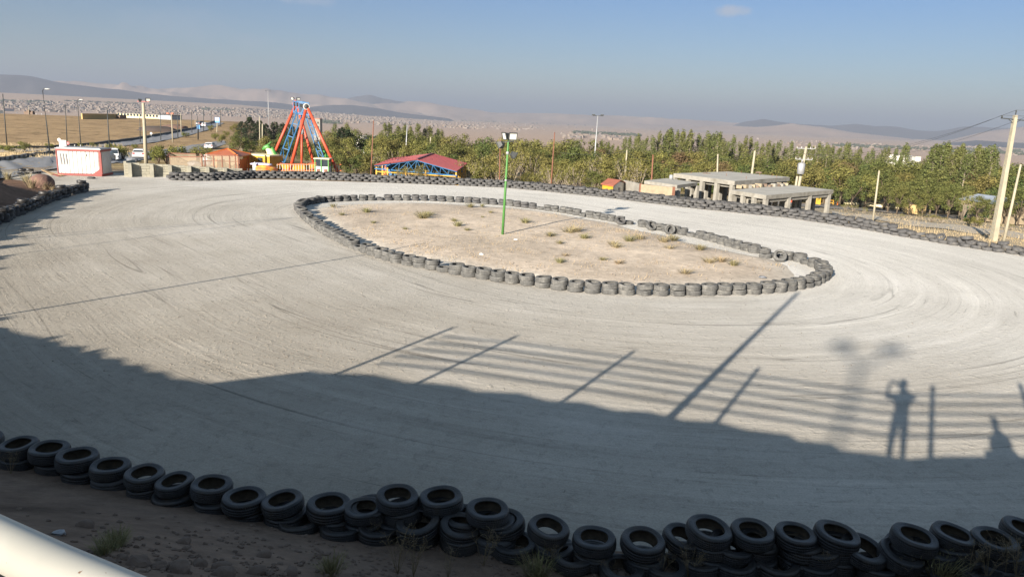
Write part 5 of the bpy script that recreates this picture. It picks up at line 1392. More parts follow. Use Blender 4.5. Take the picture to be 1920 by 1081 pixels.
def truss(L_, T_, R_):
    mb = MB(); drop = Vector((0, 0, -.12)); L2, T2, R2 = L_ + drop, T_ + drop, R_ + drop
    mb.bar(L2, T2, .10).bar(T2, R2, .10); base = min(L2.z, R2.z) - .25
    Lb, Rb_ = Vector((L2.x, L2.y, base + (L2.z - R2.z) * .35)), Vector((R2.x, R2.y, base)); mb.bar(Lb, Rb_, .12)
    for i in range(1, 10):
        f = i / 10; p = Lb.lerp(Rb_, f); q_ = L2.lerp(T2, f * 2) if f <= .5 else T2.lerp(R2, f * 2 - 1)
        mb.bar(p, q_, .05); f2 = (i + (1 if i < 5 else -1)) / 10; q2 = L2.lerp(T2, f2 * 2) if f2 <= .5 else T2.lerp(R2, f2 * 2 - 1); mb.bar(p, q2, .05)
    return mb
for f in (0.02, .5, .98): part(truss(Fl.lerp(Bl, f), Rf.lerp(Rb, f), Fr.lerp(Br, f)), 'truss', M['blue'], th)
for a_, b_, ts in ((Fl, Bl, (.03, .35, .65, .97)), (Fr, Br, (.03, .22, .42, .62, .80, .97)), (Fl, Fr, (.15, .38, .62)),):
    for f in ts:
        p = a_.lerp(b_, f) + (Vector((.15, .1, 0)) if a_ is Fl else Vector((-.15, .1, 0)))
        part(MB().bar((p.x, p.y, gz(p.x, p.y)), (p.x, p.y, p.z - .2), .16), 'post', M['yellow'], th)
yr = MB(); a_, b_ = Fl + Vector((.2, .1, -.75)), Fr + Vector((-.2, .1, -.62)); yr.bar(a_, b_, .10, .10); yr.bar(Fr + Vector((-.2, .1, -.62)), Br + Vector((-.2, 0, -.62)), .10)
part(yr, 'rail', M['yellow'], th)
p = dep(746, 322, 92); tag(MB().box((p.x, p.y, gz(p.x, p.y) + 1.2), (2.6, 1.6, 2.4)).prism([(p.x - 1.5, p.y - .9, gz(p.x, p.y) + 2.4), (p.x + 1.5, p.y - .9, gz(p.x, p.y) + 2.4), (p.x, p.y - .9, gz(p.x, p.y) + 3.3)], (0, 1.8, 0)).build('play_house', M['blue'], origin=(p.x, p.y, gz(p.x, p.y))), 'blue play house under the pavilion\'s left side', 'play house')
p = dep(727, 320, 95); tag(MB().box((p.x, p.y, gz(p.x, p.y) + 1.3), (1.3, 1.0, 2.6)).tube([(p.x, p.y, gz(p.x, p.y) + 2.6), (p.x, p.y, gz(p.x, p.y) + 3.2)], [.6, .1], 8).build('play_house', M['orange'], origin=(p.x, p.y, gz(p.x, p.y))), 'orange play tower under the pavilion\'s left end', 'play tower')
for px, pt, Y, wd in ((773, 312, 80, 1.5), (752, 318, 80, 1.2), (793, 318, 80, 1.2)):
    b = dep(px, 330, Y); t = dep(px, pt, Y); zb = gz(b.x, b.y); plant('twiggy', (b.x, b.y, zb), t.z - zb, wd * .8, {773: 'tallest half-bare bush in front of the pavilion\'s gable', 752: 'half-bare bush at the left in front of the pavilion', 793: 'half-bare bush at the right in front of the pavilion'}[px])

# yellow hut
A, B, C_ = dep(1129, 357, 74), dep(1149, 359, 72.5), dep(1172, 352, 76); zt = dep(1139, 346, 73).z; zb = gz(B.x, B.y); zr = dep(1152, 337, 75).z
th = thing('small_hut', 'little yellow and white hut with a brick-red roof behind the outer tyre wall', 'hut', (B.x, B.y, zb))
u = (C_ - B).to_2d().to_3d(); v = (A - B).to_2d().to_3d(); b0 = Vector((B.x, B.y, 0))
lo, hi_ = Vector((0, 0, zb)), Vector((0, 0, zt))
part(MB().add([b0 + lo, b0 + v + lo, b0 + v + hi_, b0 + hi_, b0 + u * .02 + lo, b0 + v + u * .02 + lo, b0 + v + u * .02 + hi_, b0 + u * .02 + hi_], [(0,1,2,3),(7,6,5,4),(0,4,5,1),(1,5,6,2),(2,6,7,3),(3,7,4,0)]), 'front_wall', M['yellow'], th)
mid = b0 + u * .5 + Vector((0, 0, zr))
mb = MB().prism([b0 + u * .03 + lo, b0 + u + lo, b0 + u + hi_, mid - Vector((0, 0, .1)), b0 + u * .03 + hi_], v); part(mb, 'gable_wall', M['white_wall'], th)
ov = -(v.normalized()) * .18; o2 = v.normalized() * .18
for s, nm in ((-.06, 0), (1.06, 1)):
    e_ = b0 + u * s + Vector((0, 0, zt - .08)); mb = MB().prism([e_ + ov, mid + ov, mid + v + o2, e_ + v + o2], (0, 0, .07)); part(mb, 'roof', M['brick_roof'], th)
part(MB().box(b0 + u * .5 + Vector((0, 0, zb + (zt - zb) * .62)) - v.normalized() * .03, (.55, .05, .5), math.atan2(u.y, u.x)), 'window', M['grey_metal'], th)
# brick walls
for (a, b, zt_, Y1, Y2, lab, m) in [((1200, 361), (1262, 366), 347, 68, 66, 'tan brick wall panel standing left of the concrete shell', 'brick'), ((1170, 352), (1202, 357), 340, 76, 72, 'grey low wall between the yellow hut and the tan brick wall', 'concrete')]:
    A, B = dep(*a, Y1), dep(*b, Y2); zt2 = dep((a[0] + b[0]) / 2, zt_ + 1, (Y1 + Y2) / 2).z; zb = min(gz(A.x, A.y), gz(B.x, B.y))
    th = thing('wall_panel', lab, 'wall', (A.x, A.y, zb)); A = Vector((A.x, A.y, (zb + zt2) / 2)); B = Vector((B.x, B.y, (zb + zt2) / 2))
    part(MB().bar(A, B, .2, zt2 - zb), 'wall', M[m], th)
    if m == 'brick':
        mb = MB()
        for f in (0, 1): p = A.lerp(B, f); mb.bar((p.x, p.y - .03, zb), (p.x, p.y - .03, zt2 + .05), .22)
        part(mb, 'post', M['rust_orange'], th)

# ------------------------------------------------------------------ unfinished concrete shell
def slab(pts, z, thick=.42):
    P_ = [at(px, py, z) for px, py in pts]; mb = MB().prism([Vector((p.x, p.y, z - thick)) for p in P_], (0, 0, thick)); mb.mi[1] = 1; mb.mi[0] = 1 if mb.v[0][2] > z - .01 else 0; return P_, mb
U, ub = slab([(1263, 325), (1378, 339.5), (1481, 332), (1366, 321.5)], 1.0)
Lo, lb = slab([(1371, 356), (1437, 366), (1563, 356), (1480, 346.5)], .55, .36)
Sm, sb_ = slab([(1208, 338.5), (1270, 347), (1308, 342), (1250, 334)], .75, .30)
c = (U[0] + U[2]) / 2; th = thing('concrete_shell', 'unfinished flat-roofed concrete frame building with bare columns on the right', 'building', (c.x, c.y, gz(c.x, c.y)))
part(ub, 'upper_slab', [M['concrete'], M['dusty_top']], th); part(lb, 'lower_slab', [M['concrete'], M['dusty_top']], th); part(sb_, 'small_slab', [M['concrete'], M['dusty_top']], th)
def columns(P_, z, nu, nv_, s=.22, skip=()):
    for i in range(nu):
        for j in range(nv_):
            if (i, j) in skip: continue
            f, g = (i + .06) / max(1, nu - 1) * .94, (j + .06) / max(1, nv_ - 1) * .94
            p = P_[0].lerp(P_[1], f).lerp(P_[3].lerp(P_[2], f), g); g_ = gz(p.x, p.y) - .3
            part(MB().box((p.x, p.y, (g_ + z) / 2), (s * 2, s * 2, z - g_), math.atan2((P_[1] - P_[0]).y, (P_[1] - P_[0]).x)), 'column', M['concrete'], th)
columns(U, .58, 5, 4, .19); columns(Lo, .19, 4, 4, .165); columns(Sm, .45, 2, 2, .17)
mb = MB()
for P_, z in ((U, .58), (Lo, .19)):
    for a_, b_ in ((0, 1), (1, 2)):
        p, q_ = P_[a_].lerp(P_[(a_ + 2) % 4], .07), P_[b_].lerp(P_[(b_ + 2) % 4], .07); mb.bar((p.x, p.y, z - .15), (q_.x, q_.y, z - .15), .3, .30)
part(mb, 'beam', M['concrete'], th)
for f, g in ((.1,.2),(.3,.9),(.5,.4),(.62,.88),(.8,.9),(.9,.3),(.95,.8)):
    p = U[0].lerp(U[1], f).lerp(U[3].lerp(U[2], f), g); part(MB().tube([(p.x, p.y, 1.0), (p.x, p.y, 1.28)], .018, 5), 'rebar_stub', M['rust_orange'], th)
# rubble on the lower slab
for k in range(22):
    f = rnd.uniform(.02, .95); p = Lo[0].lerp(Lo[3], .55).lerp(Lo[2], f) ; p = Lo[0].lerp(Lo[3], .2 + .75 * f).lerp(U[2], .12); p = at(1383 + 92 * (k + .5) / 22, 352.5 - 5 * (k + .5) / 22 + rnd.uniform(-1, 1.0), .55)
    s = rnd.uniform(.22, .5); tag(MB().box((p.x, p.y, .55 + s * .33), (s * 1.3, s, s * .66), rnd.uniform(0, 3)).build('rubble_block', [M['brick'], M['concrete'], M['stone']][k % 3], origin=(p.x, p.y, .55)), f'broken building block heaped on the concrete shell\'s lower slab, {nth(k + 1)} from the left', 'block', 'rubble blocks on the lower slab')
for px, py, s, lab in ((1324, 325.5, .3, 'dark lump on the shell\'s upper roof, left of its middle'), (1423, 323.5, .3, 'dark lump on the shell\'s upper roof, right of its middle')):
    p = at(px, py, 1.0); tag(MB().ico(p, s, 2, .2, sq=(1.4, 1, .4)).build('rubble_heap', M['stone'], origin=tuple(p)), lab, 'rubble')
p = at(1258, 336.5, .75); tag(MB().lathe([(.03, .48), (.17, .45), (.2, .3), (.2, 0), (.01, 0)], 16, p).build('water_tank', M['galv'], origin=tuple(p), smooth=True), 'small grey water tank standing on the shell\'s low left slab', 'tank')

# ------------------------------------------------------------------ houses
def house_box(name, label, cat, A, B, depthv, zb, zt, wallm, roofm, wins=(), gable=0, over=.15):
    A, B = Vector((A.x, A.y, 0)), Vector((B.x, B.y, 0)); u = (B - A); L_ = u.length; u.normalize(); n = Vector((-u.y, u.x, 0)); rz = math.atan2(u.y, u.x)
    th = thing(name, label, cat, (A.x, A.y, zb)); c = A + u * L_ / 2 + n * depthv / 2
    part(MB().box(c + Vector((0, 0, (zb + zt) / 2)), (L_, depthv, zt - zb), rz), 'wall', wallm, th)
    if gable:
        P_ = [A - u * over - n * over, A - u * over + n * (depthv + over), A - u * over + n * depthv / 2]; P_[0].z = P_[1].z = zt; P_[2].z = zt + gable
        part(MB().prism(P_, u * (L_ + 2 * over)), 'roof', roofm, th)
    else: part(MB().box(c + Vector((0, 0, zt + .08)), (L_ + 2 * over, depthv + 2 * over, .18), rz), 'roof', roofm, th)
    for f, z0, w, h, fm in wins:
        p = A + u * (L_ * f) + Vector((0, 0, zb + (zt - zb) * z0)) - n * .02
        wd = part(MB().box(p, (w, .10, h), rz), 'window', fm, th)
        part(MB().box(p - n * .04 + u * w * .25, (w * .42, .06, h * .8), rz).box(p - n * .04 - u * w * .25, (w * .42, .06, h * .8), rz), 'pane', M['glass'], wd)
    return th
Yh = 118
A, B = dep(1797, 403, Yh + 1), dep(1872, 408, Yh - 6); zb = min(gz(A.x, A.y), gz(B.x, B.y)); 
house_box('beige_house', 'beige single-storey house with blue-grey sheet roof and green windows', 'house', A, B, 7, zb, dep(1835, 378, Yh - 2).z, M['beige'], M['slate'],
          [(.15, .42, 1.0, 1.9, M['green_paint']), (.42, .52, .55, 1.0, M['green_paint']), (.70, .50, .95, 1.25, M['green_paint'])], gable=.9, over=.4)
A, B = dep(1884, 405, Yh + 4), dep(1960, 410, Yh + 2); zb = gz(A.x, A.y)
house_box('beige_house', 'second beige house, mostly hidden behind the big concrete pole', 'house', A, B, 6, zb, dep(1910, 388, Yh + 3).z, M['beige'], M['beige'], [(.3, .5, .8, 1.0, M['white_paint'])], over=.05)
A, B = dep(1692, 399, 122), dep(1735, 400, 120); house_box('park_wall', 'yellow wall seen between tree trunks left of the beige house', 'wall', A, B, .3, gz(A.x, A.y), dep(1710, 386, 121).z, M['ochre_wall'], M['ochre_wall'], over=.01)
A, B = dep(1660, 308, 260), dep(1698, 308, 256); house_box('white_house', 'white two-storey house rising above the trees left of the poplar clump', 'house', A, B, 8, gz(A.x, A.y), dep(1680, 292, 258).z, M['white_wall'], M['white_wall'], [(.2, .85, 1.0, 1.1, M['galv']), (.45, .85, 1.0, 1.1, M['galv']), (.75, .85, 1.0, 1.1, M['galv'])], over=.1)
A, B = dep(1716, 300, 300), dep(1726, 300, 300); house_box('white_house', 'tiny pale house at the left foot of the poplar clump', 'house', A, B, 6, gz(A.x, A.y), dep(1721, 294, 300).z, M['white_wall'], M['concrete'], over=.1)
A, B = dep(663, 270, 190), dep(683, 270, 188); house_box('white_house', 'pale low house among trees right of the dragon ride', 'house', A, B, 8, gz(A.x, A.y), dep(672, 256, 189).z, M['white_wall'], M['concrete'], [(.3, .9, .8, .9, M['galv'])], over=.1)
A, B = dep(701, 266, 195), dep(722, 266, 194); house_box('white_house', 'cream low house among trees left of the poplars', 'house', A, B, 8, gz(A.x, A.y), dep(711, 256, 194).z, mat('cream_wall', (.6, .52, .34), .85), M['concrete'], [(.5, .93, .8, .9, M['galv'])], over=.1)
A, B = dep(588, 238, 420), dep(600, 238, 420); house_box('brick_house', 'white and brick multi-storey house behind the dragon ride\'s right legs', 'house', A, B, 5, gz(A.x, A.y), dep(597, 223, 418).z, M['concrete'], M['brick_roof'], [(.25, .82, .9, 1.2, M['brick']), (.25, .62, .9, 1.2, M['brick']), (.7, .82, .9, 1.2, M['brick']), (.7, .62, .9, 1.2, M['brick'])], over=.1)
# houses on the left field
def fieldpt(px, py): return hit(px, py)
A = fieldpt(155, 223.5); B = fieldpt(222, 222.5); house_box('field_wall', 'long ochre mud wall on the left field', 'wall', A, B, .5, min(A.z, B.z) - .3, dep(160, 214, A.y).z, M['ochre_wall'], M['ochre_wall'], over=.01)
A = fieldpt(217, 222.5); B = fieldpt(225, 223); house_box('field_shed', 'small dark shed at the right end of the ochre mud wall', 'shed', A, B, 3, min(A.z, B.z) - .3, dep(221, 216.5, A.y).z, M['stone'], M['dark_metal'], over=.1)
Yl = 330
A, B = dep(220, 222, Yl), dep(316, 224, Yl - 8)
wn = [((i + .5) / 16, .86, 1.1, .9, M['glass']) for i in range(16)]
house_box('barracks', 'long low cream building with a row of dark windows beyond the field', 'building', A, B, 8, gz(A.x, A.y) - 1, dep(220, 212.2, Yl).z, M['cream'], M['concrete'], wn, over=.2)
A, B = dep(299, 220, 300), dep(320, 220, 298); house_box('blue_shed', 'small blue-sided shed at the right end of the long cream building', 'shed', A, B, 5, gz(A.x, A.y), dep(309, 216, 299).z, M['slate'], M['dark_metal'], over=.2)
A, B = fieldpt(8, 208.5), fieldpt(27, 209); house_box('red_roofed_hut', 'hut with a faded red roof on the crest of the left field', 'hut', A, B, 5, A.z - .5, dep(18, 204, A.y).z, M['tarp'], M['red_roof'], gable=.5, over=.4)
A, B = fieldpt(-6, 212), fieldpt(6, 212); house_box('pale_hut', 'pale hut cut by the photo\'s left edge on the field', 'hut', A, B, 3, A.z - .5, dep(0, 207.5, A.y).z, M['cream'], M['concrete'], over=.2)
p = fieldpt(32, 211.5); tag(MB().ico(p + Vector((0, 0, .5)), 1.5, 2, .12, sq=(1.9, 1, .75)).build('tarpaulin_tent', M['tarp'], origin=tuple(p)), 'grey tarpaulin tent right of the red-roofed hut', 'tent')
for px, s, m, lab in ((52, .9, 'stone', 'dark heap left of the white truck on the field'), (60, .7, 'stone', 'low brown heap touching the white truck'), (68, 1.1, 'white_paint', 'white truck parked on the crest of the field'), (78, 1.0, 'galv', 'grey trailer right of the white truck'), (88, 1.1, 'dark_metal', 'dark crate box right of the grey trailer')):
    p = fieldpt(px, 214.5); tag(MB().box(p + Vector((0, 0, s * .6)), (s * 2.2, 1.5, s * 1.2)).box(p + Vector((s * .6, 0, s * 1.5)), (s * .9, 1.3, s * .7)).build('parked_truck' if 'truck' in lab.split()[1] else ('trailer' if 'trailer' in lab else ('crate' if 'crate' in lab else 'earth_heap')), M[m], origin=tuple(p)), lab, lab.split()[1] if 'crate' not in lab else 'crate')
# dark soil heap by the highway
p = hit(296, 246); tag(MB().ico(p, 3.2, 3, .10, sq=(1.9, 1.2, .45)).build('soil_heap', mat('dark_soil', (.06, .045, .038), .95, bump=.5, bscale=3), origin=tuple(p), smooth=True), 'dark brown soil heap on the field beside the highway', 'heap')
p = hit(325, 240); tag(MB().ico(p, 2.2, 3, .15, sq=(2.0, 1.2, .5)).build('soil_heap', mat('reddish_soil', (.13, .08, .06), .95, bump=.5, bscale=3), origin=tuple(p), smooth=True), 'reddish soil heap beside the highway right of the dark heap', 'heap')
# playground bits behind the shell
for px, py, m, sz, lab in ((1532, 383, 'yellow', (.9, .7, 1.3), 'yellow playground block seen under the shell\'s right end'), (1480, 379, 'orange_red', (3.2, .8, .9), 'long red low wall seen between the shell\'s columns'), (1552, 384, 'yellow', (2.2, .12, .9), 'yellow bench frame right of the yellow playground block'), (1571, 385, 'orange', (.35, .3, .9), 'small orange bin right of the yellow bench frame')):
    p = hit(px, py); mb = MB()
    if sz[1] < .2:
        for x in (-1, -.33, .33, 1): mb.bar(p + Vector((x, 0, 0)), p + Vector((x, 0, .9)), .1)
        mb.bar(p + Vector((-1.1, 0, .9)), p + Vector((1.1, 0, .9)), .1).bar(p + Vector((-1.1, 0, .45)), p + Vector((1.1, 0, .45)), .1)
    else: mb.box(p + Vector((0, 0, sz[2] / 2)), sz).box(p + Vector((0, 0, sz[2] + .08)), (sz[0] * .7, sz[1] * .7, .18))
    tag(mb.build('bench_frame' if sz[1] < .2 else ('low_wall' if sz[0] > 3 else ('litter_bin' if sz[0] < .5 else 'playground_block')), M[m], origin=tuple(p)), lab, 'playground piece')

# boulder by the left bank
p = hit(79, 352); tag(MB().ico(p + Vector((0, 0, .30)), .80, 4, .02, sq=(1.0, 1.0, .82)).build('boulder', M['boulder'], origin=tuple(p), smooth=True), 'big smooth reddish boulder at the end of the left earth bank', 'boulder')
# ------------------------------------------------------------------ weeds, stones, litter
def tuft_mesh(seed, n, spread, twig):
    rg = random.Random(seed); mb = MB()
    for _ in range(n):
        a = rg.uniform(0, 6.28); r_ = spread * rg.random() ** .7; h = rg.uniform(.5, 1.0)
        b = Vector((math.cos(a) * r_ * .35, math.sin(a) * r_ * .35, -.03)); e = Vector((math.cos(a) * r_, math.sin(a) * r_, h)); m_ = b.lerp(e, .5) + Vector((0, 0, .08))
        s = Vector((-math.sin(a), math.cos(a), 0)) * rg.uniform(.010, .022)
        mb.add([b - s, b + s, m_ + s * .8, m_ - s * .8], [(0, 1, 2, 3)]); mb.add([m_ - s * .8, m_ + s * .8, e], [(0, 1, 2)])
        if twig:
            for q in range(3):
                f = b.lerp(e, rg.uniform(.5, 1)); d = Vector((rg.uniform(-.2, .2), rg.uniform(-.2, .2), rg.uniform(.05, .25))); mb.add([f - s * .5, f + s * .5, f + d], [(0, 1, 2)])
    return mb
WEED = [tuft_mesh(60 + i, 90, .8, True).mesh('weed', M['weed']) for i in range(3)] 
STRAW = [tuft_mesh(70 + i, 110, 1.0, False).mesh('straw', M['straw']) for i in range(3)]
tw = random.Random(33)
isl_weeds = [(625,388,.45),(688,398,.55),(641,403,.3),(793,409,.75),(801,404,.5),(858,424,.55),(852,415,.4),(882,388,.5),(904,387,.35),(920,399,.28),(985,418,.6),(876,432,.3),(1032,443,.45),(1078,434,.8),
             (1068,436,.6),(1095,447,.55),(1049,457,.35),(1155,464,.5),(1180,452,.6),(1200,448,.6),(1245,453,.6),(1262,450,.55),(1150,458,.45),(1255,466,.4),(1313,468,.55),(1330,492,.5),(1352,490,.5),(1375,497,.45),
             (1284,512,.4),(1160,494,.35),(1130,488,.3),(1060,480,.3),(1050,492,.4),(700,418,.25),(760,430,.25),(905,408,.22)]
for k, (px, py, h) in enumerate(isl_weeds):
    p = at(px, py, .10); green = px < 1060
    o = bpy.data.objects.new('weed_tuft', tw.choice(WEED if green or k % 3 == 0 else STRAW)); COL.objects.link(o)
    s = tw.uniform(1.1, 1.6); o.location = p; o.rotation_euler = (0, 0, tw.uniform(0, 6.28)); o.scale = (h * s * .95, h * s * .95, h * .55)
    row_ = sorted(isl_weeds); i = row_.index((px, py, h)) + 1
    tag(o, f'{"dusty green" if green or k % 3 == 0 else "dry straw"} weed tuft on the gravel island, {nth(i)} tuft from the left', 'weed', 'weed tufts on the gravel island')
# fine dry stubble over the island and behind the right-hand wall: nobody could count it
st = MB(); rgs = random.Random(44)
def blade(p, h):
    a = rgs.uniform(0, 6.28); s = Vector((-math.sin(a), math.cos(a), 0)) * .012; e = p + Vector((rgs.uniform(-.5, .5) * h, rgs.uniform(-.5, .5) * h, h)); st.add([p - s, p + s, e], [(0, 1, 2)])
for _ in range(260):
    a = rgs.uniform(0, 6.28); r_, d_ = edge_r(a); c_ = Vector((cx, cy)) + d_ * ((r_ - 1.6) * rgs.random() ** .6)
    for q in range(rgs.randint(5, 22)):
        blade(Vector((c_.x + rgs.gauss(0, .35), c_.y + rgs.gauss(0, .35), .08)), rgs.uniform(.05, .16))
tag(st.build('dry_stubble', M['straw']), 'thin dry stubble scattered over the gravel island', 'stubble', kind='stuff')
st = MB()
for _ in range(1500):
    px = rgs.uniform(1560, 1950); py = rgs.uniform(402, 455); p = hit(px, py + .06 * (px - 1740)) if rgs.random() < .5 else hit(px, py)
    e_, i_ = poly_dist(np.array([[p.x, p.y]]), OUTN)
    if i_[0] or e_[0] < 1.4: continue
    for q in range(9):
        x, y = p.x + rgs.gauss(0, .5), p.y + rgs.gauss(0, .5); pv = Vector((x, y, p.z - .08)); a = rgs.uniform(0, 6.28); s = Vector((-math.sin(a), math.cos(a), 0)) * .03; h = rgs.uniform(.08, .30)
        st.add([pv - s, pv + s, pv + Vector((rgs.uniform(-.3, .3) * h, rgs.uniform(-.3, .3) * h, h))], [(0, 1, 2)])
for _ in range(500):
    px = rgs.uniform(0, 230); py = rgs.uniform(270, 296); p = hit(px, py)
    for q in range(8):
        x, y = p.x + rgs.gauss(0, .9), p.y + rgs.gauss(0, .9); pv = Vector((x, y, gz(x, y) - .03)) if q == 0 else Vector((x, y, p.z - .08)); s = Vector((.05, 0, 0)); h = rgs.uniform(.2, .6)
        st.add([pv - s, pv + s, pv + Vector((rgs.uniform(-.3, .3) * h, 0, h))], [(0, 1, 2)])
tag(st.build('dry_grass', M['straw']), 'dry straw-coloured grass on the ground beyond the track', 'grass', kind='stuff')
for k, (px, b, h, w) in enumerate([(1830,424,1.1,1.6),(1815,420,.8,1.6),(1745,418,1.0,1.8),(1725,414,.8,1.5),(1765,420,.8,1.4),(1585,396,1.0,1.4),(1600,398,.9,1.4),(1620,402,.8,1.2),(1690,411,.6,1.4),(1895,432,.7,1.5),(1870,430,.6,1.3),(1300,375,.8,1.2),(1350,388,.8,1.2)]):
    p = hit(px, b); tm, cm = KINDS['shrub' if k in (0, 1) else 'twiggy'][k % 2]
    t = thing('bush', f'low {"green" if k in (0,1) else "dry"} bush on the waste ground behind the wall, {nth(sorted([1830,1815,1745,1725,1765,1585,1600,1620,1690,1895,1870,1300,1350]).index(px) + 1)} from the left', 'bush', p, k, 'bushes on the waste ground'); t.scale = (h * w, h * w, h)
    for nm, me_ in (('stems', tm), ('foliage', cm)): o = bpy.data.objects.new(nm, me_); COL.objects.link(o); o.parent = t
for k, (px, b, h) in enumerate([(60, 352, .8), (52, 341, .8), (85, 355, .6), (15, 336, .7), (100, 357, .45)]):
    p = hit(px, b); o = bpy.data.objects.new('weed_tuft', STRAW[k % 3]); COL.objects.link(o); o.location = p; o.scale = (h, h, h)
    tag(o, f'yellow straw tuft on the left earth bank by the boulder, {["third","second","fourth","first","fifth"][k]} from the left', 'weed', 'straw tufts on the left bank')
# foreground: dry stalks, stones, rubble
def stalk_mesh(seed):
    rg = random.Random(seed); mb = MB()
    for _ in range(9):
        a = rg.uniform(0, 6.28); e = Vector((math.cos(a) * rg.uniform(.08, .4), math.sin(a) * rg.uniform(.08, .4), rg.uniform(.55, 1.0))); m_ = e * .5 + Vector((0, 0, .1))
        mb.tube([(0, 0, -.03), m_, e], [.006, .0045, .003], 4)
        for q in range(6):
            f = m_.lerp(e, rg.uniform(.1, 1)); d = Vector((rg.uniform(-.16, .16), rg.uniform(-.16, .16), rg.uniform(.05, .18))); mb.tube([f, f + d], [.0035, .002], 3)
            if rg.random() < .7: mb.ico(f + d, .012, 1, .2, rg)
    return mb.mesh('dry_stalks', M['twig'])
STK = [stalk_mesh(80 + i) for i in range(4)]
SX = [(20,888,.5),(700,1010,.45),(745,1075,.9),(775,1080,.8),(905,1060,.75),(925,1040,.6),(1030,1065,.55),(1240,1079,.6),(1300,1076,.55),(1290,1085,.7),(1540,1080,.6),(1690,1086,.5),(1815,1081,.75),(1850,1084,.8),(1885,1079,.8),(1905,1084,.85),(1140,1084,.4),(840,1083,.6),(985,1082,.5)]
for k, (px, py, h) in enumerate(SX):
    p = hit(px, py, 5, 200); o = bpy.data.objects.new('dry_weed', STK[k % 4]); COL.objects.link(o); o.location = p; o.rotation_euler = (0, 0, k * 1.3); o.scale = (h * .8, h * .8, h * .72)
    tag(o, f'dry branching weed by the shaded tyre row, {nth(sorted(SX).index((px, py, h)) + 1)} from the left', 'weed', 'dry weeds in front of the near row')
for k, (px, py, h) in enumerate([(212, 1030, .22), (225, 1022, .2), (195, 1040, .18), (620, 1078, .25), (1010, 1083, .35), (1760, 1085, .4)]):
    p = hit(px, py, 5, 200); o = bpy.data.objects.new('weed_tuft', WEED[k % 3]); COL.objects.link(o); o.location = p; o.scale = (h * 1.4, h * 1.4, h)
    tag(o, f'green-brown weed tuft on the shaded dirt, {["second","third","first","fourth","fifth","sixth"][k]} from the left', 'weed', 'green weeds on the shaded dirt')
def rock(p, s, label, m='stone', sq=(1, .8, .6), seed=0):
    o = MB().ico((0, 0, s * .2), s, 3, .03, random.Random(seed), sq=sq); 
    o.v = [tuple(Vector(v) * (1 + .22 * mathutils.noise.noise(Vector(v) / s * 1.3 + Vector((seed, 0, 0))))) for v in o.v]
    ob = o.build('stone', M[m], smooth=False); ob.location = p; ob.rotation_euler = (0, 0, seed); tag(ob, label, 'stone', 'stones on the shaded dirt'); return ob
RK = [(161,987,.11),(345,1018,.09),(350,1030,.06),(415,1068,.12),(495,1043,.10),(200,1058,.08),(260,1060,.12),(300,1066,.10),(335,1072,.13),(375,1060,.09),(480,1075,.11),(545,1076,.10),(230,1048,.07),(420,1079,.12),(1165,1080,.09),(1480,1078,.08),(1400,1080,.07),(650,1015,.05),(115,1003,.06)]
for k, (px, py, s) in enumerate(RK):
    rock(hit(px, py, 5, 200), s, f'reddish stone on the shaded dirt, {nth(sorted(RK).index((px, py, s)) + 1)} stone from the left', seed=k)
gv = MB(); rgv = random.Random(9)
for _ in range(1500):
    px, py = rgv.uniform(0, 1920), 1081 - abs(rgv.gauss(0, 55)); p = hit(px, py, 5, 200)
    if p.y > 9.9: continue
    gv.ico(p + Vector((0, 0, .008)), rgv.uniform(.012, .045), 1, .25, rgv, sq=(1, .8, .6))
tag(gv.build('gravel', M['stone']), 'small stones and clods scattered on the shaded dirt', 'gravel', kind='stuff')
gv = MB()
for _ in range(700):
    a = rgv.uniform(0, 6.28); r_, d_ = edge_r(a); c_ = Vector((cx, cy)) + d_ * ((r_ - 1.5) * rgv.random() ** .6); gv.ico((c_.x, c_.y, .11), rgv.uniform(.012, .034), 1, .25, rgv, sq=(1, .9, .7))
tag(gv.build('gravel', [mat('pale_island_stone', (.24, .20, .16), .95, var=.3, scale=.8)]), 'pale small stones scattered over the gravel island', 'gravel', kind='stuff')
gv = MB()
for k in range(1500):
    px, py = (rgv.gauss(520, 190), rgv.gauss(650, 55)) if k % 2 else (rgv.uniform(0, 1920), rgv.uniform(440, 900))
    if not (0 < px < 1920 and 430 < py < 705): continue
    p = at(px, py, 0); e_, i_ = poly_dist(np.array([[p.x, p.y]]), OUTN)
    if not i_[0] or e_[0] < .8: continue
    gv.ico((p.x, p.y, .004), rgv.choice([.008, .01, .012, .015, .018, .022]), 1, .25, rgv, sq=(1.1, .9, .65))
tag(gv.build('gravel', mat('track_clod', (.20, .18, .15), .95, var=.3, scale=.8)), 'small loose clods scattered over the dusty track', 'gravel', kind='stuff')
for px, py, s, lab in ((967, 449, .10, 'white litter scrap on the island right of the green mast'), (903, 476, .08, 'white pebble-like scrap on the island\'s near half'), (912, 346, .16, 'white chunk against the outer tyre wall left of the green mast'), (1430, 519, .12, 'dark flattened scrap at the island\'s right end')):
    p = at(px, py, .12); tag(MB().ico(p, s, 1, .3, sq=(1.4, .8, .5)).build('litter', M['sign_white'] if 'white' in lab else M['tarp'], origin=tuple(p)), lab, 'litter')
p = hit(112, 1003, 5, 200); tag(MB().ico(p + Vector((0, 0, .03)), .06, 2, .35, sq=(1.2, .7, .5)).build('litter', M['galv'], origin=tuple(p)), 'crumpled grey scrap on the dirt above the white rail', 'litter')
p = hit(1545, 1076, 5, 200); tag(MB().box(p + Vector((0, 0, .03)), (.26, .07, .04), .3).build('litter', M['cream'], origin=tuple(p)), 'pale wooden scrap on the dirt at the bottom right', 'litter')

# ------------------------------------------------------------------ viewing bank: white rail fence, people, lamps
def shp(px, py, z): g = at(px, py); q = g - SH * z; return Vector((q.x, q.y, z))
RAILP = [shp(830, 630, 5.45), shp(970, 643, 5.45), shp(1190, 672, 5.50)]
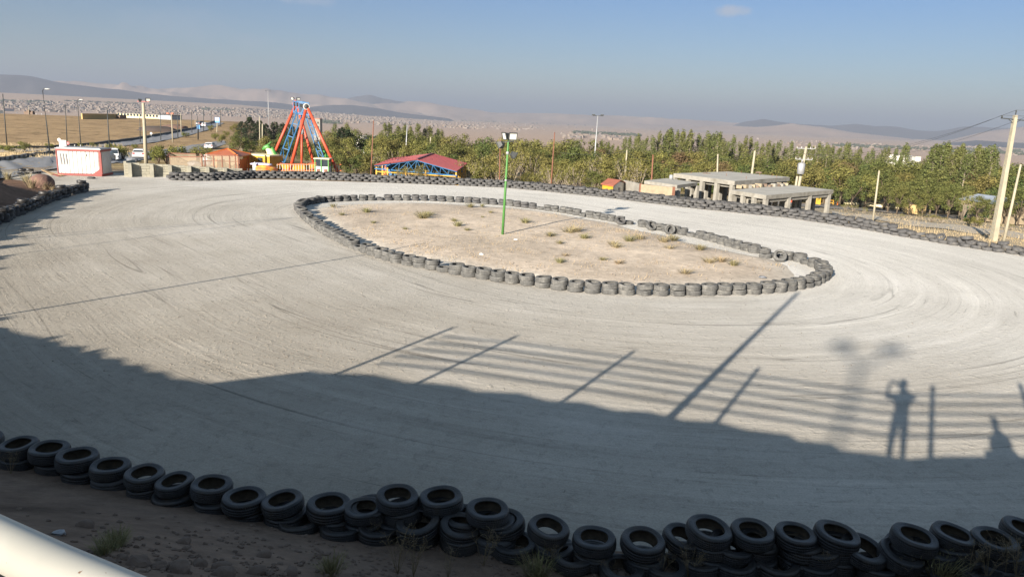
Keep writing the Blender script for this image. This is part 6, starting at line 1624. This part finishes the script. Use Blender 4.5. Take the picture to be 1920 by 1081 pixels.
# the rail in front of the viewer
RAILP += [Vector((-2.6, 1.915, 5.532)), Vector((-.5, .736, 5.681)), Vector((.19, .37, 5.73)), shp(1750, 740, 5.75), shp(1915, 742, 5.75), shp(1915, 742, 5.75) + Vector((6, .8, 0))]
th = thing('rail_fence', 'white tube railing, its thick top rail crossing the photo\'s lower left corner', 'fence', (RAILP[3].x, RAILP[3].y, 4.4))
wp = mat('chalky_white_rail_paint', (.50, .49, .43), .5, var=.04, scale=6)
def spotted(m):
    nt = m.node_tree; L = nt.links.new; b = nt.nodes['Principled BSDF']; tc = nt.nodes['Texture Coordinate']
    n = nn(nt, 'ShaderNodeTexNoise'); n.inputs['Scale'].default_value = 120; n.inputs['Detail'].default_value = 2; L(tc.outputs['Object'], n.inputs['Vector'])
    r_ = nn(nt, 'ShaderNodeMapRange'); r_.inputs['From Min'].default_value = .73; r_.inputs['From Max'].default_value = .76; L(n.outputs['Fac'], r_.inputs['Value'])
    mx = nn(nt, 'ShaderNodeMix', data_type='RGBA'); L(r_.outputs['Result'], mx.inputs['Factor']); L(b.inputs['Base Color'].links[0].from_socket, mx.inputs['A']); mx.inputs['B'].default_value = (.22, .13, .08, 1)
    L(mx.outputs['Result'], b.inputs['Base Color'])
spotted(wp)
part(MB().tube(RAILP, .028, 24), 'top_rail', wp, th, True)
for i in range(1, 5): part(MB().tube([p - Vector((0, 0, .215 * i)) for p in RAILP], .029, 10), 'rail', wp, th, True)
for bx, top in (((852, 613), 5.8), ((970, 629), 5.8), ((1190, 657), 5.8), ((1423, 689), 5.85), ((1749, 722), 6.0), ((1912, 718), 6.0)):
    t = shp(*bx, top); part(MB().tube([(t.x - .05, t.y, gz(t.x, t.y) - .2), t], .055, 10), 'post', wp, th, True)
# lamp poles behind the viewer whose shadows lie on the track
b = Vector((-3.69, 1.75, gz(-3.69, 1.75))); t = shp(1497, 548, 9.0)
tag(MB().tube([b, t], [.10, .07], 10).build('lamp_pole', M['galv'], origin=tuple(b), smooth=True), 'plain lamp pole on the viewing bank casting the long slanting shadow', 'pole')
h1, h2 = shp(1580, 648, 24), shp(1675, 655, 24); t = shp(1612, 690, 23.2); b = Vector((t.x, t.y, 4.4))
th = thing('double_lamp', 'double-headed lamp post behind the viewing bank', 'light pole', b)
part(MB().tube([b, t], [.12, .08], 10).tube([t, h1], .06, 8).tube([t, h2], .06, 8), 'pole', M['galv'], th, True)
for h in (h1, h2): part(MB().ico(h, .28, 2, 0, sq=(1.4, 1, .5)), 'lamp_head', M['galv'], th, True)
Q = lambda k_: Vector((-4.2 - 10.56 * k_, 35.25 - 14.7 * k_, 0))
t = Q(0) - SH * 7; t.z = 7; b = Q(1.25) - SH * .5; b.z = .3
tag(MB().tube([b, t], [.05, .04], 8).build('leaning_pole', M['wood'], origin=tuple(b), smooth=True), 'leaning pole left of the track outside the frame casting the long left shadow', 'pole')
a1, a2 = at(70, 445) - SH * 7, at(550, 408) - SH * 7; dv = (a2 - a1); a1 = a1 - dv * .3; a1.z = 7; a2.z = 7
wire('thick twin cable left of the track whose shadow crosses the left bend', a1, a2, .0, .035)
wire('upper cable beside the thick twin cable left of the track', a1 + Vector((-.3, .5, .2)), a1.lerp(a2, .72) + Vector((-.1, .4, .2)), 0, .025)
for p_, lab in ((a1, 'slim pole at the far end of the twin cable outside the frame'), (a2, 'slim pole at the near end of the twin cable outside the frame')):
    tag(MB().tube([(p_.x, p_.y, gz(p_.x, p_.y) - .2), (p_.x, p_.y, 7.05)], .03, 8).build('cable_pole', M['galv'], origin=(p_.x, p_.y, 0)), lab, 'pole')

def person(name, label, joints, edges, root, clothes, base):
    """one continuous skinned body: joints = {name: (pos, radius)}"""
    th = thing(name, label, 'person', base)
    names = list(joints); me = bpy.data.meshes.new('body')
    me.from_pydata([Vector(joints[n][0]) - Vector(base) for n in names], [(names.index(a), names.index(b)) for a, b in edges], [])
    o = bpy.data.objects.new('body', me); COL.objects.link(o); o.parent = th
    sk = o.modifiers.new('Skin', 'SKIN'); sk.use_smooth_shade = True
    if not me.skin_vertices: return th
    for i, n in enumerate(names):
        sv = me.skin_vertices[0].data[i]; r_ = joints[n][1]; sv.radius = r_ if isinstance(r_, tuple) else (r_, r_); sv.use_root = (n == root)
    o.modifiers.new('Sub', 'SUBSURF').levels = 1; o.modifiers['Sub'].render_levels = 2
    me.materials.append(clothes); return th
bx, by, bz = .14, -.34, 4.5
J = {'pelvis': ((bx, by, bz + .95), (.16, .12)), 'waist': ((bx, by, bz + 1.12), (.145, .11)), 'chest': ((bx, by + .01, bz + 1.34), (.175, .12)), 'neck': ((bx, by + .02, bz + 1.50), .065),
     'head0': ((bx, by + .04, bz + 1.60), .085), 'head1': ((bx, by + .05, bz + 1.72), .098), 'head2': ((bx, by + .04, bz + 1.80), .07)}
E_ = [('pelvis', 'waist'), ('waist', 'chest'), ('chest', 'neck'), ('neck', 'head0'), ('head0', 'head1'), ('head1', 'head2')]
PH = Vector((0, -.10, 6.2))
for s, sn in ((-1, 'l'), (1, 'r')):
    J.update({'hip' + sn: ((bx + s * .10, by, bz + .88), .105), 'knee' + sn: ((bx + s * .13, by + .02, bz + .48), .068), 'ankle' + sn: ((bx + s * .14, by, bz + .09), .045), 'toe' + sn: ((bx + s * .20, by + .17, bz + .04), .04),
              'sho' + sn: ((bx + s * .19, by, bz + 1.40), .07), 'elb' + sn: ((bx + s * .36, by + .08, bz + 1.36), .05), 'wri' + sn: ((PH.x + s * .10, PH.y - .02, PH.z - .05), .034), 'pal' + sn: ((PH.x + s * .08, PH.y + .0, PH.z + .0), .034)})
    E_ += [('pelvis', 'hip' + sn), ('hip' + sn, 'knee' + sn), ('knee' + sn, 'ankle' + sn), ('ankle' + sn, 'toe' + sn), ('chest', 'sho' + sn), ('sho' + sn, 'elb' + sn), ('elb' + sn, 'wri' + sn), ('wri' + sn, 'pal' + sn)]
    for f in range(4):
        J[f'f{sn}{f}'] = ((PH.x + s * (.075 - .006 * f), PH.y + .035, PH.z + .028 - .018 * f), .0085); J[f'g{sn}{f}'] = ((PH.x + s * .045, PH.y + .045, PH.z + .030 - .018 * f), .008)
        E_ += [('pal' + sn, f'f{sn}{f}'), (f'f{sn}{f}', f'g{sn}{f}')]
    J['t' + sn] = ((PH.x + s * .06, PH.y - .02, PH.z - .03), .009); E_.append(('pal' + sn, 't' + sn))
ph = person('person', 'person standing on the viewing bank holding a phone up with both hands', J, E_, 'pelvis', M['cloth_blue'], (bx, by, bz))
hd = Vector((bx, by + .05, bz + 1.72))
part(MB().ico(hd + Vector((0, -.02, .04)), .112, 2, .03, sq=(.92, 1.05, 1.0)), 'hair', M['hair'], ph, True)
tag(MB().box(PH + Vector((0, .01, 0)), (.155, .009, .075)).build('phone', M['phone'], origin=tuple(PH)), 'black phone held up sideways by the standing person', 'phone')
sx, sy, szz = 2.70, .36, gz(2.70, .36) - .06
J2 = {'pelvis': ((sx, sy, szz + .14), (.22, .20)), 'waist': ((sx - .01, sy, szz + .32), (.19, .15)), 'chest': ((sx - .03, sy + .02, szz + .48), (.14, .11)), 'neck': ((sx - .05, sy + .03, szz + .60), .05), 'head0': ((sx - .06, sy + .04, szz + .67), .07), 'head1': ((sx - .06, sy + .04, szz + .76), .075)}
E2 = [('pelvis', 'waist'), ('waist', 'chest'), ('chest', 'neck'), ('neck', 'head0'), ('head0', 'head1')]
for s, sn in ((-1, 'l'), (1, 'r')):
    J2.update({'hip' + sn: ((sx + s * .14, sy, szz + .13), .12), 'knee' + sn: ((sx + s * .30, sy + .16, szz + .12), .085), 'ankle' + sn: ((sx + s * .05, sy + .26, szz + .07), .055), 'sho' + sn: ((sx - .03 + s * .14, sy + .02, szz + .46), .065), 'elb' + sn: ((sx + s * .20, sy + .07, szz + .30), .055), 'wri' + sn: ((sx + s * .14, sy + .18, szz + .20), .04)})
    E2 += [('pelvis', 'hip' + sn), ('hip' + sn, 'knee' + sn), ('knee' + sn, 'ankle' + sn), ('chest', 'sho' + sn), ('sho' + sn, 'elb' + sn), ('elb' + sn, 'wri' + sn)]
p2 = person('person', 'small person sitting cross-legged on the viewing bank\'s edge', J2, E2, 'pelvis', M['cloth_dark'], (sx, sy, szz))
part(MB().ico((sx - .06, sy + .03, szz + .78), .085, 2, .03), 'hair', M['hair'], p2, True)

# ------------------------------------------------------------------ air, light, camera
zlo, zhi = -70, 560
hz = MB().box((0, 18000, (zlo + zhi) / 2), (80000, 44000, zhi - zlo)); o = hz.build('haze', []); tag(o, kind='stuff')
hm = bpy.data.materials.new('haze_air'); hm.use_nodes = True; nt = hm.node_tree; nt.nodes.remove(nt.nodes['Principled BSDF'])
pv = nn(nt, 'ShaderNodeVolumePrincipled'); pv.inputs['Density'].default_value = HAZE_D; pv.inputs['Color'].default_value = HAZE_C; pv.inputs['Anisotropy'].default_value = 0.0
nt.links.new(pv.outputs[0], nt.nodes['Material Output'].inputs['Volume']); o.data.materials.append(hm)

w = bpy.data.worlds.new('World'); sc.world = w; w.use_nodes = True; nt = w.node_tree; bg = nt.nodes['Background']
sk = nn(nt, 'ShaderNodeTexSky', sky_type='NISHITA'); sk.sun_disc = False; sk.sun_elevation = SUN_EL; sk.sun_rotation = SUN_AZ + math.pi
sk.altitude = 1500; sk.air_density = 1.0; sk.dust_density = SKY_DUST; sk.ozone_density = 1.2
# a wisp of cloud in the sky
tc = nn(nt, 'ShaderNodeTexCoord'); L = nt.links.new
def blob(px, py, rx, ry, amt, src):
    d = ray(px, py); right = Vector((d.y, -d.x, 0)).normalized(); up = right.cross(d).normalized()
    def dot(v, s):
        n = nn(nt, 'ShaderNodeVectorMath', operation='DOT_PRODUCT'); n.inputs[1].default_value = v; L(tc.outputs['Generated'], n.inputs[0])
        m_ = nn(nt, 'ShaderNodeMath', operation='MULTIPLY'); m_.inputs[1].default_value = 1 / s; L(n.outputs['Value'], m_.inputs[0])
        p_ = nn(nt, 'ShaderNodeMath', operation='POWER'); p_.inputs[1].default_value = 2; ab = nn(nt, 'ShaderNodeMath', operation='ABSOLUTE'); L(m_.outputs[0], ab.inputs[0]); L(ab.outputs[0], p_.inputs[0]); return p_.outputs[0]
    s_ = nn(nt, 'ShaderNodeMath', operation='ADD'); L(dot(right, rx), s_.inputs[0]); L(dot(up, ry), s_.inputs[1])
    nz = nn(nt, 'ShaderNodeTexNoise'); nz.inputs['Scale'].default_value = 45; nz.inputs['Detail'].default_value = 6; nz.inputs['Roughness'].default_value = .65; L(tc.outputs['Generated'], nz.inputs['Vector'])
    a_ = nn(nt, 'ShaderNodeMath', operation='MULTIPLY_ADD'); a_.inputs[1].default_value = -3.4; a_.inputs[2].default_value = 2.2; L(nz.outputs['Fac'], a_.inputs[0])
    t_ = nn(nt, 'ShaderNodeMath', operation='ADD'); L(s_.outputs[0], t_.inputs[0]); L(a_.outputs[0], t_.inputs[1])
    mr = nn(nt, 'ShaderNodeMapRange'); mr.inputs['From Min'].default_value = 1.7; mr.inputs['From Max'].default_value = .6; mr.inputs['To Max'].default_value = amt; L(t_.outputs[0], mr.inputs['Value'])
    mx = nn(nt, 'ShaderNodeMix', data_type='RGBA'); L(mr.outputs['Result'], mx.inputs['Factor']); L(src, mx.inputs['A']); mx.inputs['B'].default_value = CLOUD; return mx.outputs['Result']
sz = nn(nt, 'ShaderNodeSeparateXYZ'); L(tc.outputs['Generated'], sz.inputs[0])
rp = nn(nt, 'ShaderNodeValToRGB'); e = rp.color_ramp.elements            # low sky tinted darker, unseen overhead sky kept bright to light the shade
e[0].position = .02; e[0].color = SKY_LOW; e[1].position = .55; e[1].color = (1, .87, .70, 1); q = e.new(.16); q.color = SKY_MID
L(sz.outputs['Z'], rp.inputs['Fac']); ml = nn(nt, 'ShaderNodeMix', data_type='RGBA', blend_type='MULTIPLY'); ml.inputs['Factor'].default_value = 1
L(sk.outputs['Color'], ml.inputs['A']); L(rp.outputs['Color'], ml.inputs['B'])
c_ = blob(1372, 22, .022, .0075, .85, ml.outputs['Result'])
c_ = blob(575, 1, .035, .006, .35, c_)
c_ = blob(330, 45, .06, .02, .16, c_); c_ = blob(470, 75, .03, .008, .15, c_)
L(c_, bg.inputs['Color']); bg.inputs['Strength'].default_value = SKY_S

sun = bpy.data.lights.new('sun', 'SUN'); sun.energy = SUN_S; sun.angle = R(.42); sun.color = (1.0, .895, .765)
so = bpy.data.objects.new('sun', sun); COL.objects.link(so)
ld = Vector((math.sin(SUN_AZ) * math.cos(SUN_EL), math.cos(SUN_AZ) * math.cos(SUN_EL), -math.sin(SUN_EL)))
so.rotation_euler = ld.to_track_quat('-Z', 'Y').to_euler()

cam = bpy.data.cameras.new('camera'); co = bpy.data.objects.new('camera', cam); COL.objects.link(co)
cam.sensor_width = 36; cam.lens = 36 * FPX / 1920; cam.clip_start = .05; cam.clip_end = 150000
fw = Vector((0, math.cos(PITCH), -math.sin(PITCH))); upv = Vector((0, math.sin(PITCH), math.cos(PITCH))); rt_ = Vector((1, 0, 0))
c, s = math.cos(ROLL), math.sin(ROLL)
rr = rt_ * c + upv * s; uu = upv * c - rt_ * s          # the view is rolled so that the horizon falls to the right
co.matrix_world = Matrix(((rr.x, uu.x, -fw.x, 0), (rr.y, uu.y, -fw.y, 0), (rr.z, uu.z, -fw.z, EYE), (0, 0, 0, 1)))
sc.camera = co
sc.view_settings.view_transform = 'Standard'; sc.view_settings.look = 'None'; sc.view_settings.exposure = EXPO; sc.view_settings.gamma = 1
cy_ = sc.cycles; cy_.use_denoising = True; cy_.max_bounces = 6; cy_.diffuse_bounces = 3; cy_.glossy_bounces = 2; cy_.transmission_bounces = 2; cy_.volume_bounces = 1; cy_.transparent_max_bounces = 12
cy_.use_adaptive_sampling = True
